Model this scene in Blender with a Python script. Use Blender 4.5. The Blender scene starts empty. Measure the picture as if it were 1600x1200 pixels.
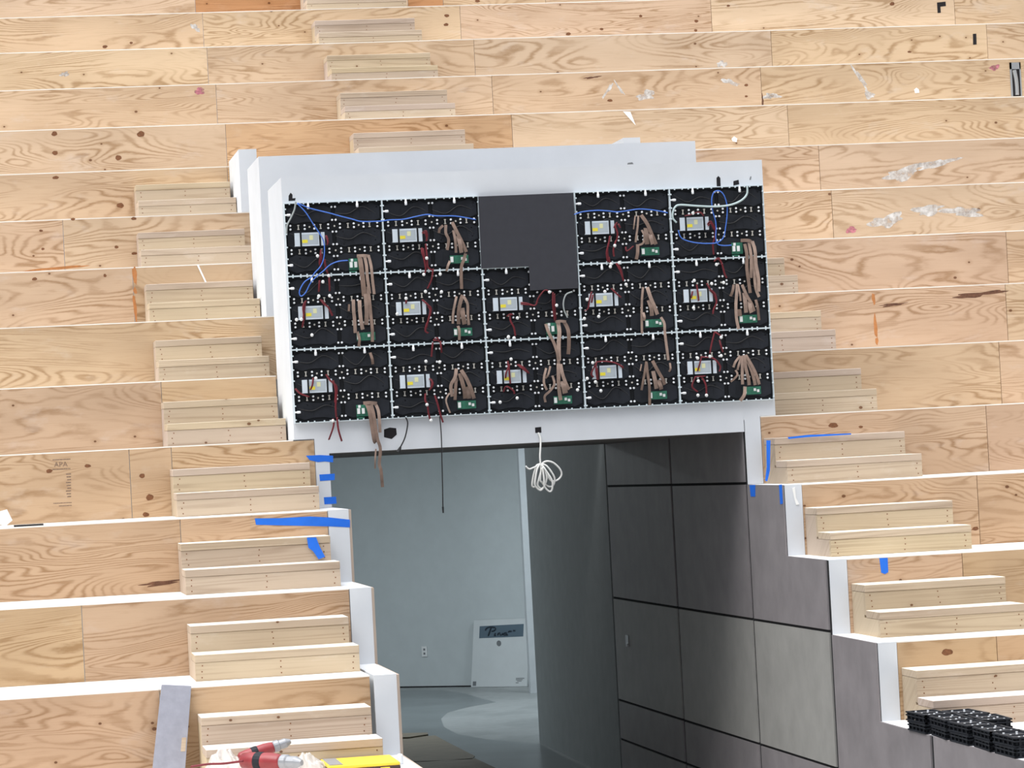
import bpy, bmesh, math, random
from mathutils import Vector, Matrix, noise
random.seed(7)
S = bpy.context.scene
COL = S.collection
# ------------------------------------------------------------------ camera (surveyed from the photograph)
F = 4876.4; YAW, PITCH, ROLL = 0.1691, 0.0202, -0.0522
CAMP = Vector((0, -20.1879, -0.1195))
D, H = 0.9594, 0.4494                       # row depth and row rise of the seating bowl
def basis():
    cy, sy, cp, sp, cr, sr = math.cos(YAW), math.sin(YAW), math.cos(PITCH), math.sin(PITCH), math.cos(ROLL), math.sin(ROLL)
    f = Vector((sy*cp, cy*cp, sp)); r0 = Vector((cy, -sy, 0)); u0 = r0.cross(f)
    return cr*r0 + sr*u0, -sr*r0 + cr*u0, f
RR, UU, FF = basis()
cam = bpy.data.cameras.new('camera'); camo = bpy.data.objects.new('camera', cam); COL.objects.link(camo)
cam.sensor_width = 36; cam.lens = F/1600*36; cam.clip_end = 200
m = Matrix((RR, UU, -FF)).transposed().to_4x4(); m.translation = CAMP; camo.matrix_world = m
S.camera = camo
def ray(u, v): return RR*((u-800)/F) - UU*((v-600)/F) + FF
def onY(u, v, Y): w = ray(u, v); return CAMP + w*((Y-CAMP.y)/w.y)
def onX(u, v, X): w = ray(u, v); return CAMP + w*((X-CAMP.x)/w.x)
def onZ(u, v, Z): w = ray(u, v); return CAMP + w*((Z-CAMP.z)/w.z)

# ------------------------------------------------------------------ materials
def new_mat(name):
    mt = bpy.data.materials.new(name); mt.use_nodes = True
    nt = mt.node_tree; nt.nodes.clear()
    out = nt.nodes.new('ShaderNodeOutputMaterial'); b = nt.nodes.new('ShaderNodeBsdfPrincipled')
    nt.links.new(b.outputs[0], out.inputs[0])
    return mt, nt, b
def N(nt, typ, **kw):
    n = nt.nodes.new(typ)
    for k, v in kw.items():
        if k == 'ins':
            for a, c in v.items():
                if hasattr(c, 'is_output') or isinstance(c, bpy.types.NodeSocket): nt.links.new(c, n.inputs[a])
                else: n.inputs[a].default_value = c
        else: setattr(n, k, v)
    return n
def mth(nt, op, a, b=None, c=None):
    i = {0: a}
    if b is not None: i[1] = b
    if c is not None: i[2] = c
    return N(nt, 'ShaderNodeMath', operation=op, ins=i).outputs[0]
def ramp(nt, fac, stops):
    r = N(nt, 'ShaderNodeValToRGB', ins={0: fac}); e = r.color_ramp.elements
    while len(e) < len(stops): e.new(0.5)
    for el, (p, c) in zip(e, stops): el.position = p; el.color = (*c, 1) if len(c) == 3 else c
    return r.outputs[0]
def mix(nt, fac, a, b, bt='MIX'):
    n = N(nt, 'ShaderNodeMix', data_type='RGBA', blend_type=bt)
    for idx, v in ((0, fac), (6, a), (7, b)):
        if isinstance(v, bpy.types.NodeSocket): nt.links.new(v, n.inputs[idx])
        elif idx == 0: n.inputs[0].default_value = v
        else: n.inputs[idx].default_value = (*v, 1)
    return n.outputs[2]
def paint(name, col, rough=0.6, metal=0.0, var=0.06, sc=6.0, spec=0.4, bump=0.0):
    mt, nt, b = new_mat(name)
    tc = N(nt, 'ShaderNodeTexCoord')
    n1 = N(nt, 'ShaderNodeTexNoise', ins={'Vector': tc.outputs['Object'], 'Scale': sc, 'Detail': 5.0, 'Roughness': .6})
    lo = tuple(c*(1-var) for c in col); hi = tuple(min(1, c*(1+var)) for c in col)
    nt.links.new(ramp(nt, n1.outputs[0], [(.3, lo), (.7, hi)]), b.inputs['Base Color'])
    b.inputs['Roughness'].default_value = rough; b.inputs['Metallic'].default_value = metal
    b.inputs['Specular IOR Level'].default_value = spec
    if bump:
        bp = N(nt, 'ShaderNodeBump', ins={'Strength': bump, 'Distance': .01, 'Height': n1.outputs[0]}); nt.links.new(bp.outputs[0], b.inputs['Normal'])
    return mt
def wood(name, light, dark, straight=False, knots=True, contrast=1.0):
    mt, nt, b = new_mat(name)
    tc = N(nt, 'ShaderNodeTexCoord'); oi = N(nt, 'ShaderNodeObjectInfo')
    sep = N(nt, 'ShaderNodeSeparateXYZ', ins={0: tc.outputs['Object']})
    rx = mth(nt, 'MULTIPLY', oi.outputs['Random'], 91.7); rz = mth(nt, 'MULTIPLY', oi.outputs['Random'], 53.3)
    x = mth(nt, 'ADD', sep.outputs[0], rx)
    zz = mth(nt, 'ADD', sep.outputs[2], mth(nt, 'MULTIPLY', sep.outputs[1], 0.7))
    z = mth(nt, 'ADD', zz, rz)
    def vec(ax, az, w=0.0):
        return N(nt, 'ShaderNodeCombineXYZ', ins={0: mth(nt, 'MULTIPLY', x, ax), 1: mth(nt, 'MULTIPLY', z, az), 2: w}).outputs[0]
    # grain as contour lines of a slow, sideways-stretched field: the cathedrals of rotary cut veneer
    f1 = N(nt, 'ShaderNodeTexNoise', ins={'Vector': vec(.44 if not straight else .12, 2.6 if not straight else 5.0), 'Scale': 1.0, 'Detail': 2.0, 'Roughness': .5, 'Distortion': .75 if not straight else .15}).outputs[0]
    wob = N(nt, 'ShaderNodeTexNoise', ins={'Vector': vec(6, 20), 'Scale': 1.0, 'Detail': 4.0, 'Roughness': .6}).outputs[0]
    f2 = mth(nt, 'ADD', mth(nt, 'MULTIPLY', f1, 205.0 if not straight else 120.0), mth(nt, 'MULTIPLY', wob, 5.5 if not straight else 1.0))
    sn = mth(nt, 'MULTIPLY_ADD', mth(nt, 'SINE', f2), .5, .5)
    line = mth(nt, 'POWER', sn, 2.6)
    patch = N(nt, 'ShaderNodeTexNoise', ins={'Vector': vec(.9, 3.0, 7.0), 'Scale': 1.3, 'Detail': 3.0}).outputs[0]
    pm = ramp(nt, patch, [(.38, (.10,)*3), (.60, (1,)*3)])
    fib = N(nt, 'ShaderNodeTexNoise', ins={'Vector': vec(3.5, 130), 'Scale': 1.0, 'Detail': 4.0, 'Roughness': .7}).outputs[0]
    g = mth(nt, 'MULTIPLY', mth(nt, 'MULTIPLY', line, pm), .8*contrast)
    g = mth(nt, 'ADD', g, mth(nt, 'MULTIPLY', mth(nt, 'SUBTRACT', fib, .5), .75*contrast))
    c = mix(nt, g, light, dark); 
    tone = N(nt, 'ShaderNodeTexNoise', ins={'Vector': vec(.8, 2.2, 3.0), 'Scale': 1.2, 'Detail': 2.0}).outputs[0]
    c = mix(nt, 1.0, c, ramp(nt, tone, [(.3, (.86, .84, .82)), (.7, (1.06, 1.06, 1.06))]), 'MULTIPLY')
    dirt = N(nt, 'ShaderNodeTexNoise', ins={'Vector': vec(2.4, 5.2, 12.0), 'Scale': 1.0, 'Detail': 5.0, 'Roughness': .65}).outputs[0]
    c = mix(nt, ramp(nt, dirt, [(.58, (0,)*3), (.8, (.5,)*3)]), c, (.62, .55, .49))
    if knots:
        for sc, thr, rad in ((1.9, .74, .032), (5.0, .86, .022)):
            vo = N(nt, 'ShaderNodeTexVoronoi', voronoi_dimensions='2D', feature='F1', ins={'Vector': vec(.75, 1.0), 'Scale': sc, 'Randomness': 1.0})
            pick = mth(nt, 'GREATER_THAN', N(nt, 'ShaderNodeSeparateColor', ins={0: vo.outputs['Color']}).outputs[0], thr)
            kn = N(nt, 'ShaderNodeMapRange', interpolation_type='SMOOTHSTEP', ins={0: vo.outputs['Distance'], 1: rad*.6*sc/2.6, 2: rad*sc/2.6, 3: 1.0, 4: 0.0}).outputs[0]
            halo = N(nt, 'ShaderNodeMapRange', interpolation_type='SMOOTHSTEP', ins={0: vo.outputs['Distance'], 1: rad*.5*sc/2.6, 2: rad*4*sc/2.6, 3: .35, 4: 0.0}).outputs[0]
            c = mix(nt, mth(nt, 'MULTIPLY', halo, pick), c, dark)
            c = mix(nt, mth(nt, 'MULTIPLY', kn, mth(nt, 'MULTIPLY', pick, .9)), c, (.13, .055, .025))
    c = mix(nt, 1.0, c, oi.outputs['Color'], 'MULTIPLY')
    nt.links.new(c, b.inputs['Base Color']); b.inputs['Roughness'].default_value = .75; b.inputs['Specular IOR Level'].default_value = .2
    bp = N(nt, 'ShaderNodeBump', ins={'Strength': .15, 'Distance': .004, 'Height': fib}); nt.links.new(bp.outputs[0], b.inputs['Normal'])
    return mt
M = {}
M['ply'] = wood('plywood', (.575, .43, .295), (.345, .22, .12), contrast=1.1)
M['deck'] = wood('deck_plywood', (.86, .83, .78), (.78, .72, .64), knots=False, contrast=.4)
M['lumber'] = wood('pine_lumber', (.50, .405, .31), (.36, .275, .20), straight=True, contrast=.9)
M['lumber_toplit'] = wood('toplit_pine_tread', (.74, .69, .60), (.60, .51, .40), straight=True, contrast=.7)  # paler copy of the pine, overhead light painted into the step tops
M['white'] = paint('white_primer', (.64, .665, .70), .7, var=.035, sc=3)
M['hole'] = paint('dark_cavity', (.012, .01, .012), .9)
M['tile_dark'] = paint('dark_stone_panel', (.235, .215, .222), .45, var=.14, sc=4)
M['tile_light'] = paint('grey_stone_panel', (.315, .308, .292), .45, var=.10, sc=5)
M['joint'] = paint('black_joint', (.012, .012, .014), .9)
M['smooth'] = paint('grey_wall_paint', (.33, .365, .37), .6, var=.07)
M['backwall'] = paint('pale_wall_paint', (.52, .56, .57), .7, var=.03)
M['jamb'] = paint('jamb_paint', (.52, .55, .57), .6, var=.04)
M['soffit'] = paint('soffit_metal', (.22, .195, .185), .6)
M['ceil'] = paint('ceiling_paint', (.5, .5, .5), .8)
M['edge'] = paint('board_edge', (.42, .34, .28), .8)
M['black'] = paint('black_plastic', (.006, .007, .009), .6, var=.2, spec=.2)
M['black2'] = paint('black_module', (.012, .014, .019), .6, var=.35, spec=.25)
M['rail'] = paint('aluminium_rail', (.60, .68, .72), .45, metal=.0, var=.04)
M['stud'] = paint('zinc_stud', (.80, .82, .85), .4, var=.05)
M['brass'] = paint('dull_stud', (.52, .50, .46), .5)
M['psu'] = paint('psu_case', (.62, .69, .76), .4, metal=.1, var=.05)
M['psuplate'] = paint('psu_label_plate', (.40, .45, .49), .4)
M['term'] = paint('terminal_block', (.10, .05, .04), .6)
M['yellow'] = paint('yellow_sticker', (.75, .64, .05), .5)
M['pale'] = paint('pale_sticker', (.66, .66, .38), .5)
M['pcb'] = paint('green_circuit_board', (.03, .16, .10), .5, var=.3, sc=30)
M['conn'] = paint('white_connector', (.75, .76, .76), .5)
M['ribbon'] = paint('ribbon_cable_grey_pink', (.30, .215, .175), .6, var=.35, sc=10)
_nt = M['ribbon'].node_tree; _b = [n for n in _nt.nodes if n.type == 'BSDF_PRINCIPLED'][0]; _l = _b.inputs['Base Color'].links[0].from_socket
_oi = N(_nt, 'ShaderNodeObjectInfo'); _nt.links.new(mix(_nt, 1.0, _l, ramp(_nt, _oi.outputs['Random'], [(0, (.6, .55, .52)), (1, (1.2, 1.2, 1.2))]), 'MULTIPLY'), _b.inputs['Base Color'])
M['red'] = paint('red_wire', (.16, .016, .024), .5, var=.3)
M['blue'] = paint('blue_network_cable', (.055, .16, .58), .45)
M['grey_cable'] = paint('grey_cable', (.30, .33, .33), .5)
M['pale_cable'] = paint('pale_grey_cable', (.42, .52, .53), .5)
M['cord'] = paint('black_cord', (.02, .02, .022), .5)
M['white_cable'] = paint('white_cable', (.80, .80, .77), .5)
M['cover'] = paint('charcoal_sheet', (.042, .043, .052), .75, var=.06, sc=20, spec=.25)
M['tape'] = paint('blue_masking_tape', (.012, .15, .72), .6, var=.12)
M['pink'] = paint('pink_spray', (.56, .20, .23), .8, var=.2, sc=40)
M['plaster'] = paint('plaster_smear', (.72, .68, .64), .9, var=.12, sc=25)
M['filler'] = paint('orange_filler', (.44, .18, .06), .8, var=.2, sc=25)
M['split'] = paint('dark_split', (.13, .06, .035), .9, var=.4, sc=30)
M['knot'] = paint('knot_wood', (.17, .07, .03), .8, var=.3, sc=60)
M['ink'] = paint('stamp_ink', (.38, .26, .18), .9)
M['scrap'] = paint('drywall_scrap', (.86, .86, .84), .8)
M['plank'] = paint('grey_plank', (.25, .255, .30), .6, var=.1, sc=18)
M['carton'] = paint('white_carton', (.60, .63, .64), .6, var=.03)
M['slate'] = paint('slate_blue_print', (.095, .14, .18), .5)
M['script'] = paint('dark_navy_print', (.018, .03, .045), .5)
M['greyprint'] = paint('grey_print', (.17, .18, .19), .6)
M['steel'] = paint('galvanised_steel', (.45, .46, .47), .35, metal=.6)
M['ygold'] = paint('yellow_case', (.80, .52, .04), .5)
M['dbrown'] = paint('dark_case', (.05, .025, .02), .5)
M['toolred'] = paint('tool_red', (.27, .035, .04), .35, var=.3)
M['toolgrey'] = paint('tool_grey', (.30, .31, .33), .35, metal=.3)
M['kraft'] = paint('kraft_board', (.17, .145, .105), .8, var=.1)
def smear(name, col, lo, hi, sc):
    mt = paint(name, col, .9, var=.12, sc=25); nt = mt.node_tree
    b = [n for n in nt.nodes if n.type == 'BSDF_PRINCIPLED'][0]; tc = N(nt, 'ShaderNodeTexCoord')
    n1 = N(nt, 'ShaderNodeTexNoise', ins={'Vector': tc.outputs['Object'], 'Scale': sc, 'Detail': 5.0, 'Roughness': .65})
    a = ramp(nt, n1.outputs[0], [(.36, (lo,)*3), (.62, (hi,)*3)]); nt.links.new(a, b.inputs['Alpha']); return mt
M['plaster'] = smear('plaster_smear', (.80, .78, .76), .18, .78, 12.0)
M['pink'] = smear('pink_spray', (.60, .22, .27), .2, .9, 22.0)
M['ink'] = smear('stamp_ink', (.28, .19, .14), .3, .9, 60.0)
def concrete():
    mt, nt, b = new_mat('concrete_floor'); tc = N(nt, 'ShaderNodeTexCoord')
    n1 = N(nt, 'ShaderNodeTexNoise', ins={'Vector': tc.outputs['Object'], 'Scale': .8, 'Detail': 3.0, 'Distortion': .6}).outputs[0]
    n2 = N(nt, 'ShaderNodeTexNoise', ins={'Vector': tc.outputs['Object'], 'Scale': 9.0, 'Detail': 5.0}).outputs[0]
    c = ramp(nt, n1, [(.46, (.23, .25, .25)), (.54, (.30, .32, .32))])
    c = mix(nt, .35, c, ramp(nt, n2, [(.3, (.18, .19, .19)), (.7, (.33, .345, .345))]))
    nt.links.new(c, b.inputs['Base Color']); b.inputs['Roughness'].default_value = .35
    return mt
M['floor'] = concrete(); M['wet'] = paint('damp_concrete', (.135, .155, .16), .3, var=.2, sc=1.5)
def plastic():
    mt, nt, b = new_mat('clear_plastic_sheet')
    b.inputs['Base Color'].default_value = (.72, .70, .68, 1); b.inputs['Roughness'].default_value = .25
    b.inputs['Alpha'].default_value = .45; b.inputs['Specular IOR Level'].default_value = .7
    return mt
M['film'] = plastic()

# ------------------------------------------------------------------ object helpers
def setp(o, label=None, cat=None, group=None, kind=None):
    if label: o['label'] = label
    if cat: o['category'] = cat
    if group: o['group'] = group
    if kind: o['kind'] = kind
    return o
def empty(name, loc, label=None, cat=None, group=None, kind=None):
    o = bpy.data.objects.new(name, None); o.empty_display_size = .05; COL.objects.link(o); o.location = loc
    o['_w'] = [float(c) for c in loc]; del o['_w']
    ORG[o.name] = Vector(loc)
    return setp(o, label, cat, group, kind)
ORG = {}
def org(o):
    return ORG.get(o.name, Vector((0, 0, 0))) if o else Vector((0, 0, 0))
class MB:
    """collects shapes in world coordinates and links them as ONE mesh object"""
    def __init__(s): s.v = []; s.f = []; s.mi = []; s.cur = 0
    def add(s, vs, fs):
        n = len(s.v); s.v += [Vector(v) for v in vs]
        for f in fs: s.f.append([i+n for i in f]); s.mi.append(s.cur)
        return s
    def box(s, x0, x1, y0, y1, z0, z1):
        vs = [(x, y, z) for x in (x0, x1) for y in (y0, y1) for z in (z0, z1)]
        return s.add(vs, [(0, 1, 3, 2), (4, 6, 7, 5), (0, 4, 5, 1), (2, 3, 7, 6), (0, 2, 6, 4), (1, 5, 7, 3)])
    def prism(s, pts, off):
        """closed polygon extruded by the vector off"""
        n = len(pts); off = Vector(off); p = [Vector(q) for q in pts]
        vs = p + [q+off for q in p]
        return s.add(vs, [list(range(n))[::-1], list(range(n, 2*n))] + [(i, (i+1) % n, n+(i+1) % n, n+i) for i in range(n)])
    def tube(s, pts, r, seg=8, r1=None, smooth=True):
        P = catmull(pts) if smooth and len(pts) > 2 else [Vector(p) for p in pts]
        n = len(P); rings = []
        for i, p in enumerate(P):
            t = (P[min(i+1, n-1)] - P[max(i-1, 0)])
            t = t.normalized() if t.length > 1e-9 else Vector((0, 0, 1))
            a = t.cross(Vector((0, 1, 0)));  a = a.normalized() if a.length > .05 else t.cross(Vector((1, 0, 0))).normalized()
            b = t.cross(a); rr = r if r1 is None else r + (r1-r)*i/(n-1)
            rings.append([p + (a*math.cos(k*2*math.pi/seg) + b*math.sin(k*2*math.pi/seg))*rr for k in range(seg)])
        vs = [q for ring in rings for q in ring]; fs = []
        for i in range(n-1):
            for k in range(seg): fs.append((i*seg+k, i*seg+(k+1) % seg, (i+1)*seg+(k+1) % seg, (i+1)*seg+k))
        fs.append(list(range(seg))[::-1]); fs.append(list(range((n-1)*seg, n*seg)))
        return s.add(vs, fs)
    def ribbon(s, pts, w, th=.0015, nrm=(0, -1, 0)):
        P = catmull(pts, 5) if len(pts) > 2 else [Vector(p) for p in pts]; n = len(P); nv = Vector(nrm); vs = []; fs = []
        for i, p in enumerate(P):
            t = (P[min(i+1, n-1)] - P[max(i-1, 0)]).normalized(); a = t.cross(nv).normalized()*w/2
            vs += [p-a, p+a, p+a-nv*th, p-a-nv*th]
        for i in range(n-1):
            for k in range(4): fs.append((i*4+k, i*4+(k+1) % 4, i*4+4+(k+1) % 4, i*4+4+k))
        fs += [(3, 2, 1, 0), tuple(range((n-1)*4, n*4))]
        return s.add(vs, fs)
    def ball(s, c, rx, ry, rz, seg=10, rings=6):
        c = Vector(c); vs = [c+Vector((0, 0, rz))]; fs = []
        for i in range(1, rings):
            a = math.pi*i/rings
            for k in range(seg): b = 2*math.pi*k/seg; vs.append(c+Vector((rx*math.sin(a)*math.cos(b), ry*math.sin(a)*math.sin(b), rz*math.cos(a))))
        vs.append(c-Vector((0, 0, rz)))
        for k in range(seg): fs.append((0, 1+k, 1+(k+1) % seg))
        for i in range(rings-2):
            for k in range(seg): a = 1+i*seg; fs.append((a+k, a+seg+k, a+seg+(k+1) % seg, a+(k+1) % seg))
        e = len(vs)-1; a = 1+(rings-2)*seg
        for k in range(seg): fs.append((a+k, e, a+(k+1) % seg))
        return s.add(vs, fs)
    def lathe(s, base, axis, prof, seg=16):
        base = Vector(base); ax = Vector(axis).normalized(); a = ax.cross(Vector((0, 0, 1))); a = a.normalized() if a.length > .05 else Vector((1, 0, 0)); b = ax.cross(a)
        vs = []; fs = []
        for r, t in prof:
            for k in range(seg): an = 2*math.pi*k/seg; vs.append(base+ax*t+(a*math.cos(an)+b*math.sin(an))*r)
        for i in range(len(prof)-1):
            for k in range(seg): fs.append((i*seg+k, i*seg+(k+1) % seg, (i+1)*seg+(k+1) % seg, (i+1)*seg+k))
        fs += [list(range(seg))[::-1], list(range((len(prof)-1)*seg, len(prof)*seg))]
        return s.add(vs, fs)
    def build(s, name, mat, parent=None, bevel=0, smooth=False, loc=None):
        """mesh kept relative to its thing's origin (or to loc for a thing that is one mesh)"""
        o0 = org(parent) if parent else (Vector(loc) if loc else Vector((0, 0, 0)))
        me = bpy.data.meshes.new(name); me.from_pydata([v-o0 for v in s.v], [], s.f)
        mats = mat if isinstance(mat, (list, tuple)) else [mat]
        for q in mats: me.materials.append(q)
        if len(mats) > 1: me.polygons.foreach_set('material_index', s.mi)
        bm = bmesh.new(); bm.from_mesh(me); bmesh.ops.recalc_face_normals(bm, faces=bm.faces)
        bm.to_mesh(me); bm.free()
        if smooth: me.polygons.foreach_set('use_smooth', [True]*len(me.polygons))
        o = bpy.data.objects.new(name, me); COL.objects.link(o)
        if parent: o.parent = parent; ORG[o.name] = o0
        elif loc: o.location = loc
        if bevel:
            b = o.modifiers.new('bevel', 'BEVEL'); b.width = bevel; b.segments = 2; b.limit_method = 'ANGLE'
        return o
def catmull(pts, sub=6):
    P = [Vector(p) for p in pts]; out = []
    for i in range(len(P)-1):
        a, b, c, d = P[max(i-1, 0)], P[i], P[i+1], P[min(i+2, len(P)-1)]
        for j in range(sub):
            t = j/sub
            out.append(.5*((2*b)+(c-a)*t+(2*a-5*b+4*c-d)*t*t+(3*b-a-3*c+d)*t**3))
    out.append(P[-1]); return out
def copy_child(o, parent, loc=None):
    c = o.copy(); COL.objects.link(c); c.parent = parent
    if loc is not None: c.location = loc
    return c
def struct(o): o['kind'] = 'structure'; return o
ORD = ['lowest', 'second lowest', 'third lowest', 'fourth lowest', 'fifth', 'sixth', 'seventh', 'eighth', 'ninth']

# ------------------------------------------------------------------ the setting: tunnel and concourse
FZ = -2.881
XR, XL = 4.984, 2.232
def zs(z, y): return z - .0075*y          # the panel courses fall slightly towards the back of the tunnel
floor_ = struct(MB().box(-5, 11, -9.5, 18.5, FZ-.1, FZ).build('floor', M['floor']))
_p = [(600, 1079), (690, 1078.5), (725, 1083), (752, 1091), (775, 1097), (735, 1104), (700, 1113), (689, 1123), (694, 1136), (715, 1147), (760, 1155), (810, 1159.5), (842, 1162), (880, 1182), (930, 1206), (930, 1240), (590, 1240)]
_q = [onZ(u, v, FZ+.0006) for u, v in _p]
MB().prism(_q, (0, 0, -.0004)).build('floor_stain', M['wet'], floor_)
wr = MB()
for k in (-1, -2, -3): wr.box(XR+.014, 5.110, k*D, (k+1)*D, FZ, k*H)
wr.box(XR+.014, 5.110, -9, -3*D, FZ, -4*H)
wr.box(XR+.014, 5.104, .151, 4.70, FZ, -.02)
wallr = struct(wr.build('wall_right', M['white']))
tl = MB(); g = .009
def cell(y0, y1, zt0, zt1, zb0, zb1, light=False, gy0=.03, gy1=.03, gt=g, gb=g):
    tl.cur = 1 if light else 0
    p = [(XR, y0+gy0, zb0+gb), (XR, y1-gy1, zb1+gb), (XR, y1-gy1, zt1-gt), (XR, y0+gy0, zt0-gt)]
    tl.prism(p, (.012, 0, 0))
cols = [(-1.919, 0), (0, 2.28), (2.28, 4.70)]
for (a, b) in cols:
    A0, A1, B0, B1, C0, C1 = zs(-1.345, a), zs(-1.345, b), zs(-2.172, a), zs(-2.172, b), zs(-2.49, a), zs(-2.49, b)
    if a >= 0:
        cell(a, b, -.03, -.03, zs(-.441, a), zs(-.441, b))
        cell(a, b, zs(-.441, a), zs(-.441, b), A0, A1)
        cell(a, b, B0, B1, C0, C1); cell(a, b, C0, C1, FZ, FZ)
    else:
        cell(a, -.959, -2*H, -2*H, A0, zs(-1.345, -.959), gy1=0, gt=0)
        cell(-.959, 0, -H, -H, zs(-1.345, -.959), A1, gy0=0, gt=0)
        cell(a, b, B0, B1, FZ, FZ)
    cell(a, b, A0, A1, B0, B1, True)
cell(-2.878, -1.919, -3*H, -3*H, FZ, FZ, gy0=0, gt=0)
cell(-3.87, -2.878, -4*H, -4*H, FZ, FZ, gy1=0, gt=0)
cell(-6.3, -3.87, -4*H, -4*H, FZ, FZ, gt=0); cell(-9, -6.3, -4*H, -4*H, FZ, FZ, gt=0)
tl.build('tile_cladding', [M['tile_dark'], M['tile_light']], wallr)
jb = MB()                                   # black backing seen in the open joints
for k in (-1, -2, -3): jb.box(XR+.010, XR+.0139, k*D, (k+1)*D, FZ, k*H-.004)
jb.box(XR+.010, XR+.0139, -9, -3*D, FZ, -4*H-.004).box(XR+.010, XR+.0139, 0, 4.69, FZ, -.02)
jb.build('joint_backing', M['joint'], wallr)
struct(MB().box(XR-.002, 5.11, 4.706, 8.50, FZ, .2).build('wall_right_inner', M['smooth']))
wl = MB()
for k in (-1, -2, -3): wl.box(2.088, XL-.016, k*D, (k+1)*D, FZ, k*H)
wl.box(2.07, XL-.016, -9, -3*D, FZ, -4*H).box(2.088, XL-.016, .151, 8.5, FZ, -.10)
walll = struct(wl.build('wall_left', M['white']))
lb = MB()
for k in (-1, -2, -3): lb.box(XL-.016, XL, k*D+.001, (k+1)*D, FZ, k*H-.004)
lb.box(XL-.016, XL, -9, -3*D, FZ, -4*H-.004).box(XL-.016, XL+.006, .151, 8.5, FZ, -.10)
lb.build('board_lining', M['edge'], walll)
struct(MB().prism([(XL, .16, -.099), (XL, 4.7, -.134), (XL, 4.7, .05), (XL, .16, .05)], (XR-XL, 0, 0)).build('ceiling', M['soffit']))
struct(MB().box(2.0, 5.2, 4.7, 8.5, .2, .3).build('ceiling_tunnel', M['ceil']))
# concourse room behind the tunnel
struct(MB().box(-5, 11, 8.5, 18.5, .55, .65).build('ceiling_concourse', M['ceil']))
struct(MB().box(-5, 2.088, 8.42, 8.5, FZ, .6).box(5.11, 11, 8.42, 8.5, FZ, .6).box(2.088, 5.11, 8.44, 8.5, .2, .6).build('wall_front', M['backwall']))
struct(MB().box(-5.1, -5, 8.42, 18.5, FZ, .6).build('wall_left_concourse', M['backwall']))
struct(MB().box(11, 11.1, 8.42, 18.5, FZ, .6).build('wall_right_concourse', M['backwall']))
bA = onZ(560, 1075.5, FZ); bB = onZ(737, 1073, FZ); bd = Vector((bB.x-bA.x, bB.y-bA.y, 0)).normalized(); bn = Vector((-bd.y, bd.x, 0))
bn = bn if bn.y > 0 else -bn
b0 = bA-bd*8; b1 = bA+bd*12
backw = struct(MB().prism([(b0.x, b0.y, FZ), (b1.x, b1.y, FZ), (b1.x, b1.y, .6), (b0.x, b0.y, .6)], bn*.1).build('wall_back', M['backwall']))
def onBack(u, v, off=0.0):
    w = ray(u, v); t = ((bA-bn*off)-CAMP).dot(bn)/w.dot(bn); return CAMP+w*t
p0, p1 = onBack(530, 1074.5, .004), onBack(737, 1072.2, .004)
struct(MB().prism([(p0.x, p0.y, FZ), (p1.x, p1.y, FZ), (p1.x, p1.y, FZ+.015), (p0.x, p0.y, FZ+.015)], bn*.003).build('baseboard_back', M['joint']))
q0 = onZ(829.5, 1083, FZ); q1 = onZ(839, 1084, FZ)
struct(MB().box(q0.x, q0.x+.14, q0.y, q0.y+.12, FZ, .55).build('trim_1', M['jamb']))

# ------------------------------------------------------------------ fascia around the display
fas = MB()
pr = [(1.997, .001), (2.128, .001), (2.128, -H+.002), (XL-.012, -H+.002), (XL-.012, -.098), (XR+.013, -.098), (XR+.013, -H+.002), (5.106, -H+.002), (5.106, .001), (5.213, .001), (5.213, 1.707), (1.997, 1.707)]
fas.prism([(x, 0, z) for x, z in pr], (0, .15, 0))
fas.box(1.997, 5.213, .15, D*1.0-.004, .24, 1.707).box(1.997, 2.1, .15, D-.004, .001, .24).box(5.11, 5.213, .15, D-.004, .001, .24)
fasc = struct(fas.build('wall_fascia', M['white']))
struct(MB().box(2.035, 5.218, 2*D+.002, 3*D-.004, 2*H+.001, 4.53*H).build('wall_parapet', M['white']))
struct(MB().box(2.060, 2.198, 4*D+.002, 5*D-.004, 4*H+.001, 5.08*H).build('wall_parapet_left', M['white']))
struct(MB().box(5.092, 5.228, 4*D+.002, 5*D-.004, 4*H+.001, 5.045*H).build('wall_parapet_right', M['white']))
def poly_on_Y(name, mat, px, Y, th=.0015, parent=None, loc=None):
    p = [onY(u, v, Y) for u, v in px]
    return MB().prism(p, (0, th, 0)).build(name, mat, parent, loc=loc if loc else None)
poly_on_Y('cut_hole', M['hole'], [(600, 671), (609, 668), (619, 669), (620, 679), (612, 686), (600, 683)], -.0012, .001, fasc)
poly_on_Y('cut_hole', M['hole'], [(836, 668), (845.5, 667), (846, 676), (836.5, 676.5)], -.0012, .001, fasc)
poly_on_Y('cut_hole', M['hole'], [(451, 314), (451, 306), (454, 301), (457, 304), (457, 310), (462, 309.5), (461, 313.5)], -.0012, .001, fasc)
poly_on_Y('cut_hole', M['hole'], [(1120, 291), (1119.5, 278), (1122.5, 275), (1125.5, 278), (1126, 291)], -.0012, .001, fasc)
poly_on_Y('cut_hole', M['hole'], [(1146, 290), (1146, 283), (1154, 281), (1155, 288)], -.0012, .001, fasc)
poly_on_Y('cut_hole', M['greyprint'], [(1171, 281), (1172.5, 275.5), (1174, 276), (1173, 281)], -.0012, .001, fasc)
poly_on_Y('cut_hole', M['greyprint'], [(980, 257), (981, 254.5), (988, 253.5), (990, 256.5)], -.0012, .001, fasc)
for pts in ([(417, 310), (436, 305), (460, 322)], ):
    pass

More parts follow.
